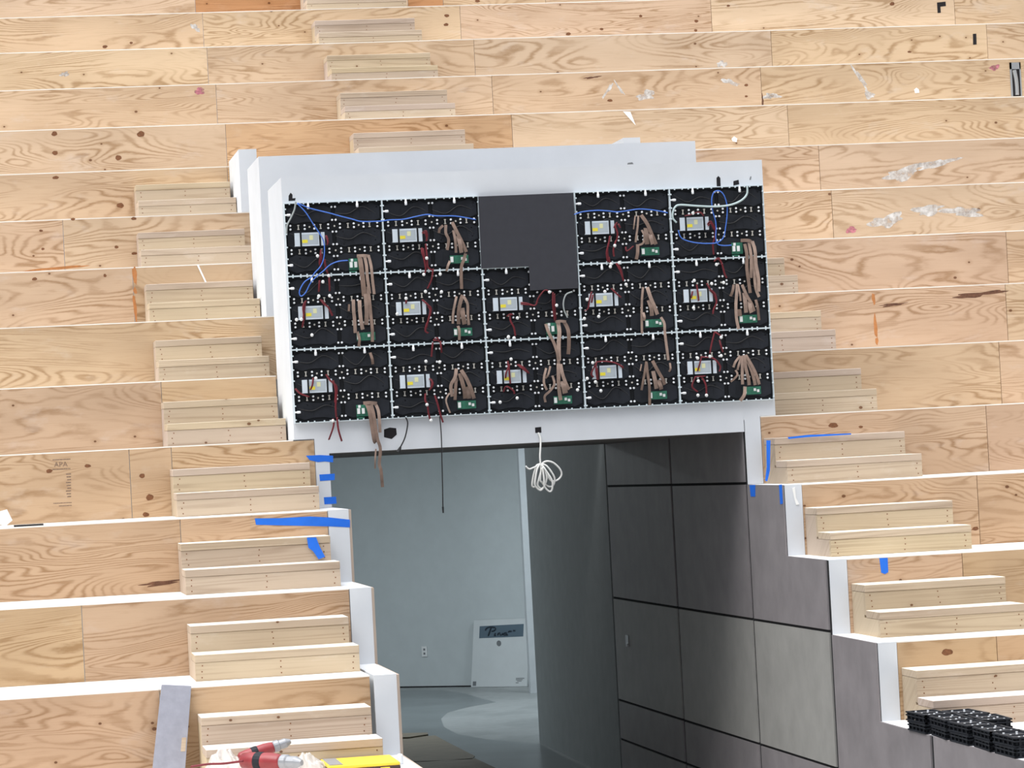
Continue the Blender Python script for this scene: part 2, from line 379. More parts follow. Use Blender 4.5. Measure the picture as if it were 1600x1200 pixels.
# ------------------------------------------------------------------ plywood seating tiers
XA, XB = -1.0, 10.3
panels = {}
def tier(k, xa, xb, joints, label, group, side, tints=None, zbot=None):
    t = empty('seating_tier', (xa, k*D, k*H), label, 'seating tier', group)
    tr = MB().box(xa, min(xb, 1.99) if (k, side) == (0, 'L') else xb, k*D, (k+1)*D+.0175, k*H-.0068, k*H).box(xa, min(xb, 1.99) if (k, side) == (0, 'L') else xb, k*D+.0185, (k+1)*D-.001, k*H-.019, k*H-.0069).build('tread', M['deck'], t)
    js = [xa]+sorted(joints)+[xb]
    for i in range(len(js)-1):
        o = MB().box(js[i]+(.0018 if i else 0), js[i+1]-.0018, k*D, k*D+.018, ((k-1)*H+.001) if zbot is None else zbot, k*H-.0072).build('riser_panel', M['ply'], t)
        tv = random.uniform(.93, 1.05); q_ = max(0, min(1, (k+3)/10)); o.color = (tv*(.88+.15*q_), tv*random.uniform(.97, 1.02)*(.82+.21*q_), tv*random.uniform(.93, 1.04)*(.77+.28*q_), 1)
        if tints and i in tints: o.color = (*tints[i], 1)
        panels.setdefault((k, side), []).append((js[i], js[i+1], o))
    return t
def jx(k, *us):
    out = []
    for u in us:
        # height on the riser half way between its two edges
        v = 600
        for _ in range(4):
            P = onY(u, v, k*D); v -= ((k-.5)*H - P.z)*F/(P.y-CAMP.y)
        out.append(onY(u, v, k*D).x)
    return out
LJ = {4: [100], 3: [209], 2: [-60], 1: [254], 0: [204, 270], -1: [284], -2: [130], -3: [252]}
RJ = {4: [1301], 3: [1574], 2: [1573], 1: [1563], 0: [1543], -1: [1529], -2: [1506], -3: [1560]}
FJ = {5: [357, 760, 1281], 6: [354, 801, 1232], 7: [339, 770, 1190], 8: [325, 742, 1206, 1543], 9: [318, 720, 1112, 1492], 10: [305, 478, 637, 692, 852, 995]}
LW = {4: 2.25, 3: 2.25, 2: 2.25, 1: 1.99, 0: 1.99, -1: 2.085, -2: 2.085, -3: 2.066}
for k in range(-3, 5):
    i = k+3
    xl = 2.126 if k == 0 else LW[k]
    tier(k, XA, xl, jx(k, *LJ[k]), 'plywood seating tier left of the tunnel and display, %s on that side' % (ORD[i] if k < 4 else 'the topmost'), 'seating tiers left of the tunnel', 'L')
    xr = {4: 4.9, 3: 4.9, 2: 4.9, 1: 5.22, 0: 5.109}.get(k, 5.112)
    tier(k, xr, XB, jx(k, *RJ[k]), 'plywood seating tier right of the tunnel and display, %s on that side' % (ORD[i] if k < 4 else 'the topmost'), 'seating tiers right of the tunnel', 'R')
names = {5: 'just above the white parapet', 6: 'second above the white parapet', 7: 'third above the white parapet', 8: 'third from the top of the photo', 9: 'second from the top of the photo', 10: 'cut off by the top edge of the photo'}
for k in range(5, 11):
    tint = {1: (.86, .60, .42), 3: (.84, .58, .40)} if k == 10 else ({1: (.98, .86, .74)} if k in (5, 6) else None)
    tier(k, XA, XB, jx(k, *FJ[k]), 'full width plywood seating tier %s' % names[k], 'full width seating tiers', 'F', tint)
wk = empty('walkway', (XA, -3*D, -4*H), 'plywood cross walkway at the foot of the left tiers, holding the tools', 'walkway')
MB().box(XA, 2.066, -6.5, -3*D-.001, -4*H-.02, -4*H).build('deck_board', M['deck'], wk)
MB().box(XA, 2.066, -6.5, -6.48, FZ, -4*H-.02).build('riser_panel', M['ply'], wk)
wk = empty('walkway', (5.112, -3*D, -4*H), 'plywood cross walkway at the foot of the right tiers, holding the black frames', 'walkway')
MB().box(5.112, XB, -6.5, -3*D-.001, -4*H-.02, -4*H).build('deck_board', M['deck'], wk)
MB().box(5.112, XB, -6.5, -6.48, FZ, -4*H-.02).build('riser_panel', M['ply'], wk)

# ------------------------------------------------------------------ marks on the risers (stains, filler, knots with shapes of their own)
def panel_at(k, x):
    for s in 'LRF':
        for a, b, o in panels.get((k, s), []):
            if a <= x <= b: return o
def blob(name, k, u, v, ru, rv, mat, rough=.25, n=22, tilt=0.0, th=.0006):
    c = onY(u, v, k*D); sc = (c.y-CAMP.y)/F; rs = random.Random(int(u*13+v*7))
    ph = [rs.uniform(0, 6.28) for _ in range(4)]; pts = []
    for i in range(n):
        a = 2*math.pi*i/n; r = 1+rough*(.45 if name == 'knot' else 1)*(math.sin(2*a+ph[0])*.4+math.sin(3*a+ph[1])*.4+math.sin(5*a+ph[2])*.35+math.sin(8*a+ph[3])*.2)
        x, z = ru*r*math.cos(a)*sc, rv*r*math.sin(a)*sc
        pts.append((c.x+x*math.cos(tilt)-z*math.sin(tilt), k*D-th, c.z+x*math.sin(tilt)+z*math.cos(tilt)))
    par = panel_at(k, c.x)
    if par is None: return
    return MB().prism(pts, (0, th, 0)).build(name, mat, par)
T = .05
for k, u, v, ru, rv in [(6, 85, 209, 4.5, 3.6), (6, 86, 239, 4.6, 3.2), (6, 220, 209.5, 6, 4.5), (6, 185, 246.5, 5, 3.8), (5, 87, 277.5, 4.8, 2.6), (6, 247, 269, 4.5, 3), (8, 164, 73, 4, 2.4), (8, 205, 67, 2.6, 1.8),
    (5, 188, 321, 5.5, 4), (4, 209, 341.5, 4, 2.5), (4, 114, 342.5, 3.5, 2), (4, 182, 386, 3, 2.4), (4, 210, 396, 4.5, 2.2), (4, 64, 360.5, 3, 1.8), (4, 67, 389, 2.4, 2), (0, 234, 777, 6, 4.6), (0, 228, 804, 5, 3.6),
    (0, 222, 743.5, 4.5, 3.4), (0, 137, 728, 5, 2.6), (0, 77, 736, 5, 3), (0, 1302, 664.5, 8, 4), (0, 1345, 667, 3.5, 2), (-3, 1480, 1019, 9, 5.5), (-1, 1524, 826, 5.5, 3), (9, 493, 40.5, 4.5, 2.6), (9, 545, 34.5, 3.4, 2.2),
    (9, 698, 24.5, 4, 2.4), (9, 697, 38.5, 3.8, 2.4), (10, 746, 1.5, 4, 2.4), (9, 888, 53, 4, 2.4), (9, 940, 45.5, 3, 2), (9, 1001, 25, 2.6, 2.2), (9, 1088, 33, 3.4, 2.3), (9, 1087, 47.5, 2.8, 2), (7, 953, 157, 4.2, 2.2), (7, 1166, 133, 3, 2.2), (7, 1166, 150.5, 2.4, 1.8),
    (9, 1394, 6, 4, 3), (8, 1421, 81, 3.4, 1.6), (3, 54, 436, 4, 2.4), (3, 164, 430.5, 2.4, 2.6), (9, 1138, 9, 3, 1.6)]:
    blob('knot', k, u, v, ru, rv, M['knot'], .3, tilt=T*.5)
for k, u, v, ru, rv in [(7, 312, 142.5, 8.5, 5), (7, 1554, 105.5, 8, 4.6), (4, 1330, 359.5, 9.5, 4.8)]:
    blob('pink_spray_mark', k, u, v, ru, rv, M['pink'], .35, tilt=T)
for k, u, v, ru, rv, ti in [(5, 1410, 271, 32, 9, .18), (5, 1462, 256, 32, 6, .22), (4, 1385, 345, 26, 10, .1), (4, 1450, 328, 24, 8, .2), (4, 1505, 331, 30, 8, -.05), (7, 1344, 122, 20, 3.4, -1.05), (7, 1358, 148, 10, 5, -.5), (8, 1128, 100, 8, 5, .3),
    (7, 950, 141, 14, 2.4, .95), (7, 968, 138, 11, 2.2, -1.0), (7, 1010, 149, 14, 7, .1), (7, 1140, 128, 13, 4, -.3), (9, 305, 43, 8, 4, -.5), (8, 101, 116, 6, 4, .2), (7, 1205, 150, 12, 5, 0), (10, 1320, 21, 12, 2.4, .1)]:
    blob('plaster_smear', k, u, v, ru, rv, M['plaster'], .5, 30, tilt=ti)
for k, u, v, ru, rv in [(3, 210.5, 430, 3.2, 15), (3, 211, 454, 2.8, 5), (3, 211, 481, 2.6, 20), (2, 1365, 467, 2.6, 10), (2, 1368, 510, 3, 18), (2, 1370, 533, 2.6, 6), (3, 90, 419, 48, 2.0)]:
    blob('filler_strip', k, u, v, ru, rv, M['filler'], .25, 20, tilt=T)
for k, u, v, ru, rv in [(2, 1528, 460, 38, 4.2), (2, 1395, 476, 23, 2.0), (-1, 252, 911, 34, 3.0), (7, 925, 121, 12, 1.6), (7, 1191.5, 157, 1.6, 9)]:
    blob('split', k, u, v, ru, rv, M['split'], .5, 30, tilt=T*1.4 if ru > rv else T)
# grade stamp on the riser left of the opening
stp = panel_at(0, onY(96, 755, 0).x)
st = MB()
def txt(body, size, u, v, Y, mat, parent, name, dep=.0006, shear=0.0, xs=1.0, rot=0.0, nrm_parent=True):
    cu = bpy.data.curves.new(name, 'FONT'); cu.body = body; cu.size = size; cu.extrude = dep; cu.shear = shear; cu.align_x = 'CENTER'; cu.align_y = 'CENTER'; cu.resolution_u = 3
    to = bpy.data.objects.new('tmp', cu); COL.objects.link(to)
    me = bpy.data.meshes.new_from_object(to.evaluated_get(bpy.context.evaluated_depsgraph_get()))
    bpy.data.objects.remove(to); bpy.data.curves.remove(cu)
    c = onY(u, v, Y) if not isinstance(u, Vector) else u
    mtx = Matrix.Translation(c) @ Matrix.Rotation(rot, 4, 'Z') @ Matrix.Rotation(math.pi/2, 4, 'X') @ Matrix.Scale(xs, 4, (1, 0, 0))
    o0 = org(parent)
    for vv in me.vertices: vv.co = mtx @ vv.co - o0
    me.materials.append(mat); me.name = name
    o = bpy.data.objects.new(name, me); COL.objects.link(o); o.parent = parent; ORG[o.name] = o0
    return o
s1 = txt('APA', .045, 95, 726, -.001, M['ink'], stp, 'grade_stamp', xs=1.05)
for (a, b, c_, d_) in [(82, 718, 110, 1.4), (82, 733, 110, 1.4), (83, 786, 112, 1.2)]:
    st.prism([onY(a, b, -.0007), onY(c_, b-1.4, -.0007), onY(c_, b-1.4+d_, -.0007), onY(a, b+d_, -.0007)], (0, .0006, 0))
for j in range(9):
    yy = 740+j*4.4; st.prism([onY(103+(j % 3), yy, -.0007), onY(111, yy-.4, -.0007), onY(111, yy+1.4, -.0007), onY(103+(j % 3), yy+1.8, -.0007)], (0, .0006, 0))
st.prism([onY(92, 790, -.0007), onY(112, 789, -.0007), onY(112, 790.2, -.0007), onY(92, 791.2, -.0007)], (0, .0006, 0))
st.build('stamp_lines', M['ink'], stp)

# slots and metal boxes let into the upper risers at the right
def slot(k, px): return poly_on_Y('slot', M['hole'], px, k*D-.0008, .0007, panel_at(k, onY(px[0][0], px[0][1], k*D).x))
slot(9, [(1464, 4), (1477.5, 2.5), (1478, 9.5), (1469.5, 10.5), (1470, 20), (1465, 20.5)])
slot(8, [(1520, 53), (1525.5, 52.5), (1526, 69.5), (1520.5, 70)])
a = onY(1577, 98, 7*D); b = onY(1597, 150, 7*D)
eb = empty('electrical_box', (a.x, 7*D, b.z), 'open galvanised electrical box let into the riser at the right edge', 'electrical box')
bx = MB(); y0, y1 = 7*D-.004, 7*D-.0005
bx.box(a.x, b.x, y0, y1, a.z-.06, a.z).box(a.x, a.x+.018, y0, y1, b.z, a.z).box(b.x-.012, b.x, y0, y1, b.z, a.z)
bx.build('box_frame', M['steel'], eb)
MB().box(a.x+.018, b.x-.012, y1-.0015, y1, b.z, a.z-.06).build('box_opening', M['hole'], eb)
MB().tube([(a.x+.04, y0-.004, a.z-.07), (a.x+.05, y0-.008, a.z-.14), (a.x+.055, y0-.006, (a.z+b.z)/2-.05), (a.x+.055, y0-.004, b.z+.01)], .018, 10).build('conduit', M['steel'], eb)

# ------------------------------------------------------------------ aisle step blocks
def steps(k, x0, x1, label, group, dx=0):
    """two wooden steps standing on tread k against the riser above"""
    yb = (k+1)*D-.002; z0 = k*H+.001; yl, yu = k*D+.385, k*D+.672; t = .044; hl, hu = k*H+H/3, k*H+2*H/3
    r = empty('aisle_step', (x0, yl, k*H), label, 'wooden steps', group)
    sh = lambda o: (setattr(o, 'color', (random.uniform(.93, 1.05),)*2+(random.uniform(.9, 1.05), 1)), o)[1]
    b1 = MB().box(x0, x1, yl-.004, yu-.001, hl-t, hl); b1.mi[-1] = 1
    sh(b1.build('lower_tread_board', [M['lumber'], M['lumber_toplit']], r, bevel=.003))
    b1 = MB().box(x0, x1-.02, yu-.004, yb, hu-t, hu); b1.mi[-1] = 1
    sh(b1.build('upper_tread_board', [M['lumber'], M['lumber_toplit']], r, bevel=.003))
    rs = random.Random(int(k*17+x0*100))
    for (nm, xa, xb, yy, za, zb) in (('lower_riser_board', x0+.001, x1-.001, yl, z0, hl-t-.0015), ('upper_riser_board', x0+.001, x1-.021, yu, hl-.03, hu-t-.0015)):
        rb = MB().box(xa, xb, yy, yy+.036, za, zb); rb.cur = 1
        zt = zb if nm[0] == 'l' else zb; zo = za if nm[0] == 'l' else hl
        for xx in (xa+.035, xb-.035, xa+(xb-xa)*.52):
            for q in range(3):
                cx, cz = xx+rs.uniform(-.008, .008), zo+.02+(zt-zo-.03)*q/2.2
                rb.box(cx-.0035, cx+.0035, yy-.0006, yy, cz-.0035, cz+.0035)
        sh(rb.build(nm, [M['lumber'], M['knot']], r))
    for xx in (x0+.001, x1-.058):
        xe = xx+.036; s = MB(); x_ = xx if xx < x0+.1 else xx
        s.prism([(x_, yl+.037, z0), (x_, yb, z0), (x_, yb, hu-t-.001), (x_, yu+.037, hu-t-.001), (x_, yu+.037, hl-t-.001), (x_, yl+.037, hl-t-.001)], (.036, 0, 0))
        sh(s.build('side_panel', M['lumber'], r))
    return r
Lx = {4: (1.292, 2.055), 3: (1.243, 2.07), 2: (1.231, 2.028), 1: (1.224, 1.985), 0: (1.203, 1.985), -1: (1.184, 2.08), -2: (1.154, 2.082), -3: (1.126, 2.06), -4: (1.10, 2.05)}
lo = {-4: 'standing on the walkway behind the tools', -3: 'on the lowest tier', -2: 'on the second lowest tier', -1: 'on the third lowest tier', 0: 'beside the bottom of the display', 1: 'beside the lower half of the display', 2: 'beside the middle of the display', 3: 'beside the top row of cabinets', 4: 'beside the small white parapet end'}
for k, (a, b) in Lx.items():
    steps(k, a, b, 'two-step pine block of the left aisle, %s' % lo[k], 'step blocks of the left aisle')
up = {5: 'half hidden by the white parapet', 6: 'second one above the parapet', 7: 'third one above the parapet', 8: 'fourth one above the parapet', 9: 'cut by the top edge of the photo'}
for k, (a, b) in {5: (3.157, 4.114), 6: (3.178, 4.128), 7: (3.192, 4.141), 8: (3.205, 4.156), 9: (3.217, 4.166)}.items():
    steps(k, a, b, 'two-step pine block of the upper middle aisle, %s' % up[k], 'step blocks of the upper middle aisle')
ro = {-4: 'standing on the walkway behind the black frames', -3: 'on the lowest tier', -2: 'on the second lowest tier', -1: 'beside the top of the tunnel', 0: 'beside the bottom of the display', 1: 'beside the lower half of the display', 2: 'beside the upper half of the display'}
for k in range(-4, 3):
    steps(k, {-4: 5.13, -3: 5.13}.get(k, 5.122) if k < 0 else 5.222, 6.03+.002*k, 'two-step pine block of the right aisle, %s' % ro[k], 'step blocks of the right aisle')

# ------------------------------------------------------------------ LED cabinets
PX0, PZ1, CW, CH = 2.0042, 1.5366, .64, .4768
CROP = {(1, 0): (590, 300), (1, 1): (595, 415), (1, 2): (600, 530), (0, 0): (437, 305), (0, 1): (440, 420), (0, 2): (445, 535), (2, 1): (745, 410), (2, 2): (750, 525), (3, 0): (895, 290), (3, 1): (895, 405), (3, 2): (900, 520), (4, 0): (1040, 285), (4, 1): (1040, 400), (4, 2): (1050, 510)}
KS = 1594/170
def cp(cell, p, off): return onY(CROP[cell][0]+p[0]/KS, CROP[cell][1]+p[1]/KS, -off)
RIB = {
(1,0): [([(1000,480),(1000,600),(1040,700),(1020,850)],42),([(1090,440),(1170,600),(1250,760),(1300,880)],50),([(1110,560),(1140,720),(1150,890)],40),([(1180,640),(1210,780),(1230,890)],60),([(1290,900),(1260,1000),(1230,1090),(1225,1240),(1232,1420)],46),([(960,490),(910,540),(900,600)],38),([(1060,1010),(1030,1080),(1010,1160)],35)],
(1,1): [([(1110,450),(1085,560),(1060,700),(1055,850)],35),([(1200,430),(1160,560),(1140,700),(1140,860)],55),([(1210,450),(1270,560),(1275,720),(1290,870)],40),([(1190,620),(1210,760),(1230,860)],70),([(1130,880),(1150,960),(1150,1090)],40)],
(1,2): [([(1060,430),(1040,560),(980,680),(1000,840)],50),([(1060,560),(1050,700),(1040,890)],45),([(1110,500),(1150,640),(1180,760),(1190,870)],60),([(1130,450),(1210,580),(1280,740),(1320,870)],55),([(1200,700),(1240,790),(1250,870)],60),([(960,790),(910,880),(930,980),(970,1080)],25)],
(3,0): [([(960,440),(950,600),(930,740),(920,830)],30),([(1000,430),(1090,560),(1160,720),(1220,860)],55),([(1070,620),(1080,740),(1090,860)],70),([(1130,700),(1150,780),(1170,860)],60),([(1010,650),(1050,740),(1030,840),(970,870)],30),([(950,860),(950,980),(930,1080)],50),([(915,440),(900,560),(890,640)],20)],
(3,1): [([(1030,410),(1015,560),(1010,720),(1010,900),(1015,1090)],35),([(1090,410),(1140,560),(1200,700),(1240,810)],55),([(1110,600),(1150,720),(1160,830)],60),([(1030,780),(1050,850),(1040,900)],40),([(1290,850),(1340,940),(1350,1080),(1375,1280),(1400,1480)],40)],
(3,2): [([(1375,440),(1385,520),(1365,570)],30),([(1030,420),(1010,560),(985,700),(960,840)],35),([(1030,430),(1050,600),(1075,780),(1080,1060)],40),([(1120,410),(1190,540),(1270,680),(1300,760)],50),([(1130,560),(1160,700),(1180,820)],60),([(1210,690),(1240,780),(1250,830)],60),([(960,460),(940,560)],20)],
(4,0): [([(1100,850),(1240,860),(1310,960)],50),([(1160,900),(1190,1050),(1190,1250),(1220,1480),(1240,1620)],50),([(1220,880),(1250,1050),(1255,1250),(1250,1400)],45),([(1270,860),(1310,1000),(1325,1200),(1360,1400),(1365,1600)],50)],
(4,1): [([(1290,0),(1300,200),(1320,460),(1370,600)],46),([(1320,640),(1350,760),(1370,940)],40),([(1050,410),(1040,560),(1030,740),(1040,920),(1070,1070)],45),([(1060,420),(1090,560),(1100,660)],30),([(1120,420),(1190,580),(1260,700),(1300,810)],45),([(1150,540),(1170,700),(1180,830)],60),([(1230,660),(1240,760),(1260,830)],60),([(1000,420),(980,520),(950,590)],40),([(1080,780),(1090,880)],60)],
(4,2): [([(1000,430),(930,520),(900,600)],35),([(1020,440),(980,560),(960,640)],35),([(1040,430),(1030,560),(1030,720),(1035,850)],45),([(1060,420),(1080,600),(1120,760),(1130,860)],50),([(1070,420),(1150,600),(1200,760),(1220,860)],50),([(1080,420),(1180,590),(1240,720),(1280,850)],45),([(930,640),(960,700),(920,760),(860,810)],30),([(1070,880),(1060,1000),(1000,1090)],50)],
(2,1): [([(1010,900),(1050,1020),(1130,1180),(1180,1330),(1200,1480)],45),([(1190,870),(1210,1020),(1200,1200),(1205,1440)],60),([(1280,870),(1340,1000),(1350,1200),(1340,1345)],55),([(1150,870),(1230,860),(1310,870)],40)],
(2,2): [([(1150,400),(1150,560),(1155,740),(1180,940)],55),([(1180,410),(1210,560),(1270,720),(1310,780)],50),([(1210,660),(1230,740),(1250,840)],80),([(970,470),(940,600),(940,700),(980,790)],35),([(1030,440),(1000,560),(960,620)],30),([(1060,580),(1090,700),(1030,800),(950,880),(960,970)],35)],
(0,0): [([(1130,890),(1240,885),(1320,895)],45),([(1170,890),(1190,1020),(1215,1220),(1240,1480)],70),([(1240,890),(1270,1020),(1285,1200),(1320,1440)],45),([(1300,880),(1340,1040),(1360,1240),(1385,1450)],42)],
(0,1): [([(1225,300),(1240,460),(1250,640),(1240,820)],66),([(1260,260),(1290,480),(1310,700),(1330,900),(1330,1070)],45),([(1050,450),(1055,600),(1070,760),(1080,940)],50),([(1140,460),(1150,640),(1170,800),(1190,890)],55),([(990,520),(985,620)],30),([(1110,920),(1140,1030),(1130,1140)],40)],
(0,2): [([(1250,150),(1280,240),(1290,320)],40),([(1150,890),(1250,885),(1350,895)],50),([(1200,900),(1240,1000),(1275,1200),(1310,1420),(1335,1470)],60),([(1260,890),(1300,1040),(1330,1230),(1360,1420),(1400,1560),(1385,1780),(1410,1880),(1432,2120)],46),([(1320,890),(1370,1000),(1390,1200),(1395,1320)],45),([(1335,1560),(1325,1700),(1322,1850)],24)],
}
RED = {
(0,0): [[(680,600),(700,680),(690,730)],[(670,590),(690,650)],[(600,800),(590,900),(580,1000),(610,1080)],[(650,940),(670,1060),(700,1150)],[(610,860),(600,960),(590,1060)]],
(1,0): [[(650,600),(700,570),(720,640),(710,720)],[(660,610),(690,600),(710,660)],[(640,820),(650,900),(680,1000),(700,1150),(660,1220)],[(700,760),(720,970),(730,1100),(800,1150)],[(660,830),(680,960),(700,1080)]],
(1,1): [[(760,50),(740,200),(680,340)],[(600,500),(690,580),(730,640),(700,780),(660,880),(650,960),(690,990)],[(690,600),(720,660),(690,800),(660,920)],[(770,1090),(820,1060),(850,1120)],[(370,480),(365,560)]],
(1,2): [[(710,50),(700,150),(690,260)],[(820,30),(840,200)],[(720,20),(800,20)],[(660,580),(700,620),(690,700),(660,750)],[(680,590),(710,650),(690,720)],[(600,800),(600,900),(630,960),(650,1100),(680,1210)],[(740,830),(780,950),(820,1100),(860,1220)]],
(2,1): [[(640,590),(720,600),(850,630),(900,520),(990,410),(1060,430)],[(640,610),(720,620),(800,625)],[(1110,440),(1110,620),(1140,860)],[(1130,460),(1135,620),(1150,840)],[(480,760),(490,860),(540,960),(560,1080)],[(440,790),(480,760),(520,770)]],
(2,2): [[(400,370),(420,480),(430,600),(440,700)],[(430,420),(380,540),(370,620)],[(540,420),(620,480),(700,540)],[(560,420),(640,470),(710,550)],[(340,820),(380,740),(480,800),(500,850)]],
(3,0): [[(640,540),(620,600),(650,700),(640,800)],[(660,560),(690,620)],[(620,560),(600,620)],[(540,740),(520,860),(490,980),(510,1120)],[(520,840),(500,960),(520,1090)],[(630,800),(590,940),(600,1040)],[(770,900),(790,960),(880,890)]],
(3,1): [[(520,-30),(540,60)],[(650,60),(700,160),(730,300)],[(630,60),(690,170),(740,320)],[(560,430),(640,510),(700,560)],[(270,480),(240,600),(220,720),(170,760)],[(290,520),(270,640)]],
(3,2): [[(290,430),(420,420),(560,440),(680,500)],[(280,470),(220,600),(250,650)],[(290,440),(290,560),(310,690)],[(630,470),(690,520)],[(300,520),(320,690)]],
(4,0): [[(280,490),(380,470),(460,440),(520,450),(550,490)],[(610,620),(650,570),(700,640),(730,720),(710,830),(690,920),(700,1060)],[(620,640),(660,600),(710,700)]],
(4,1): [[(710,80),(770,30),(820,120),(860,260),(890,320)],[(720,60),(770,45),(800,80)],[(600,400),(650,490),(720,560),(740,680),(700,780),(690,850)],[(640,500),(700,560),(730,640)],[(450,420),(470,560),(480,660)],[(390,520),(370,620)]],
(4,2): [[(620,90),(580,240),(550,400)],[(690,200),(740,380)],[(620,80),(680,120),(720,150)],[(430,440),(400,560),(370,660)],[(430,450),(600,470),(700,580),(690,660)],[(340,740),(290,880),(370,960)],[(430,740),(490,860),(500,1000)],[(330,740),(480,730)]],
(0,1): [[(550,170),(540,340)],[(690,100),(700,330)],[(350,470),(310,560),(320,700),(300,860)],[(340,480),(330,600),(310,740)],[(560,450),(620,520),(680,570),(740,690)],[(580,460),(640,530)]],
(0,2): [[(600,470),(660,560),(750,650),(750,800),(740,940),(750,1100)],[(700,560),(740,700),(730,880)],[(410,520),(400,620),(370,700)],[(150,680),(220,750),(350,800)],[(700,1120),(710,1220),(640,1430)],[(760,1100),(780,1280),(830,1450)]],
}
CON = {(0,0):[(555,890)],(0,1):[(545,400),(705,395),(605,190),(690,100),(220,745),(445,970),(290,740)],(1,0):[(720,970)],(1,1):[(655,380),(890,385),(630,130),(870,125),(370,480),(240,710)],(1,2):[(630,960),(615,325),(815,335),(690,1190)],(2,1):[(595,815),(465,1090),(545,1110),(1065,435),(1170,630)],(2,2):[(455,340),(500,30),(295,970),(545,910),(1430,790),(415,20)],(3,0):[(615,880),(560,1150),(680,1130)],(3,1):[(550,110),(470,475),(780,370),(170,870),(380,840),(210,590)],(3,2):[(245,440),(165,670),(285,720),(365,850)],(4,0):[(400,450)],(4,1):[(745,125),(675,405),(850,390),(420,360),(410,760)],(4,2):[(720,160),(555,440),(720,430),(375,465),(385,800),(380,1010),(505,1010)],(0,2):[(455,525),(705,1150)]}
def base_mesh(name, mb, mat, smooth=False, bevel=0):
    o = mb.build(name, mat, None, smooth=smooth); me = o.data; bpy.data.objects.remove(o); return me
ME = {}
ME['frame'] = base_mesh('frame', MB().box(0, .0045, -.032, 0, -CH, 0).box(CW-.0045, CW, -.032, 0, -CH, 0).box(.0045, CW-.0045, -.032, 0, -.0045, 0).box(.0045, CW-.0045, -.032, 0, -CH, -CH+.0045), M['rail'])
ME['back'] = base_mesh('back_panel', MB().box(.0046, CW-.0046, -.006, -.001, -CH+.0046, -.0046), M['black'])
mp = MB()
W2, H3 = .29, .118
mp.prism([(.0, 0, .02), (.05, 0, .0), (.11, 0, .012), (W2-.11, 0, .012), (W2-.05, 0, 0), (W2, 0, .02), (W2, 0, H3-.02), (W2-.05, 0, H3), (W2-.12, 0, H3-.012), (.12, 0, H3-.012), (.05, 0, H3), (0, 0, H3-.02)], (0, -.006, 0))
for i in range(4): mp.box(.05+i*.055, .055+i*.055, -.0075, -.006, .03, H3-.03)
ME['module'] = base_mesh('module_back', mp, M['black2'])
def stud(r, l): return MB().lathe((0, 0, 0), (0, -1, 0), [(r, 0), (r, l*.8), (r*.75, l)], 8)
ME['screw'] = base_mesh('screw', stud(.0070, .012), M['stud'])
ME['washer'] = base_mesh('screw', stud(.0062, .006), M['brass'])
ME['clip'] = base_mesh('spring_clip', MB().box(-.003, .003, -.008, 0, -.014, .014).box(-.0065, .0065, -.008, 0, .010, .016).box(-.0065, .0065, -.008, 0, -.016, -.010), M['brass'])
ME['vtab'] = base_mesh('edge_tab', MB().box(-.0045, .0045, -.037, -.032, -.012, 0), M['rail'])
ME['htab'] = base_mesh('edge_tab', MB().box(0, .012, -.037, -.032, -.0045, .0045), M['rail'])
ME['vpin'] = base_mesh('locating_pin', MB().lathe((0, -.036, 0), (0, 0, -1), [(.0055, 0), (.0065, .016), (.0085, .018), (.0085, .036), (.006, .040)], 10), M['stud'], True)
ME['hpin'] = base_mesh('locating_pin', MB().lathe((0, -.036, 0), (1, 0, 0), [(.0055, 0), (.0055, .012), (.0085, .015), (.0085, .032), (.006, .036)], 10), M['stud'], True)
PW, PHt = .196, .086
ME['psu'] = base_mesh('power_supply', MB().box(.020, PW, -.030, 0, -PHt, 0).box(0, .020, -.030, -.022, -PHt, 0).box(0, .02, -.022, 0, -PHt, -PHt+.006), M['psu'])
ME['term'] = base_mesh('terminal_block', MB().box(.002, .019, -.0215, 0, -PHt+.007, -.002).box(.004, .012, -.0235, -.0215, -.03, -.02).box(.004, .012, -.0235, -.0215, -.06, -.05), M['term'])
ME['plate'] = base_mesh('rating_plate', MB().box(.050, .152, -.0312, -.0301, -.076, -.010), M['psuplate'])
ME['strap'] = base_mesh('strap', MB().box(-.0055, .0055, -.0335, -.0302, -PHt-.004, .004), M['black'])
ME['stk'] = base_mesh('yellow_sticker', MB().box(.048, .084, -.0322, -.0313, -.066, -.045), M['yellow'])
ME['stk2'] = base_mesh('pale_sticker', MB().box(.096, .120, -.0322, -.0313, -.048, -.018), M['pale'])
ME['pcb'] = base_mesh('receiving_card', MB().box(0, .122, -.012, -.008, -.052, 0), M['pcb'])
ME['pcbs'] = base_mesh('receiving_card', MB().box(0, .075, -.012, -.008, -.075, 0).box(.0, .05, -.014, -.008, -.09, -.08), M['pcb'])
ME['sock'] = base_mesh('socket', MB().box(0, .018, -.026, -.012, -.036, 0), M['conn'])
ME['chip'] = base_mesh('chip', MB().box(0, .016, -.016, -.012, -.018, 0), M['conn'])
ME['con'] = base_mesh('wire_connector', MB().ball((0, 0, 0), .011, .008, .0115), M['conn'], True)
def mesh_child(name, me, parent, loc=(0, 0, 0)):
    o = bpy.data.objects.new(name, me); COL.objects.link(o); o.parent = parent; o.location = loc; return o
rows_ = ['top', 'middle', 'bottom']; cols_ = ['far left', 'second from left', 'centre', 'second from right', 'far right']
feat = {(0,0): 'with blue cables fanning from its corner', (1,0): 'with one blue cable crossing it', (3,0): 'crossed by a blue cable', (4,0): 'with a looped blue cable', (0,1): 'with a blue loop at its top', (1,1): 'with red wires down its middle', (2,1): 'half covered by the dark sheet', (3,1): 'right of the dark sheet', (4,1): 'with ribbons dropping in from above', (0,2): 'with ribbons hanging below it', (1,2): 'with a black cord hanging below it', (2,2): 'above the coiled white cable', (3,2): 'with a red wire arch', (4,2): 'at the bottom right corner'}
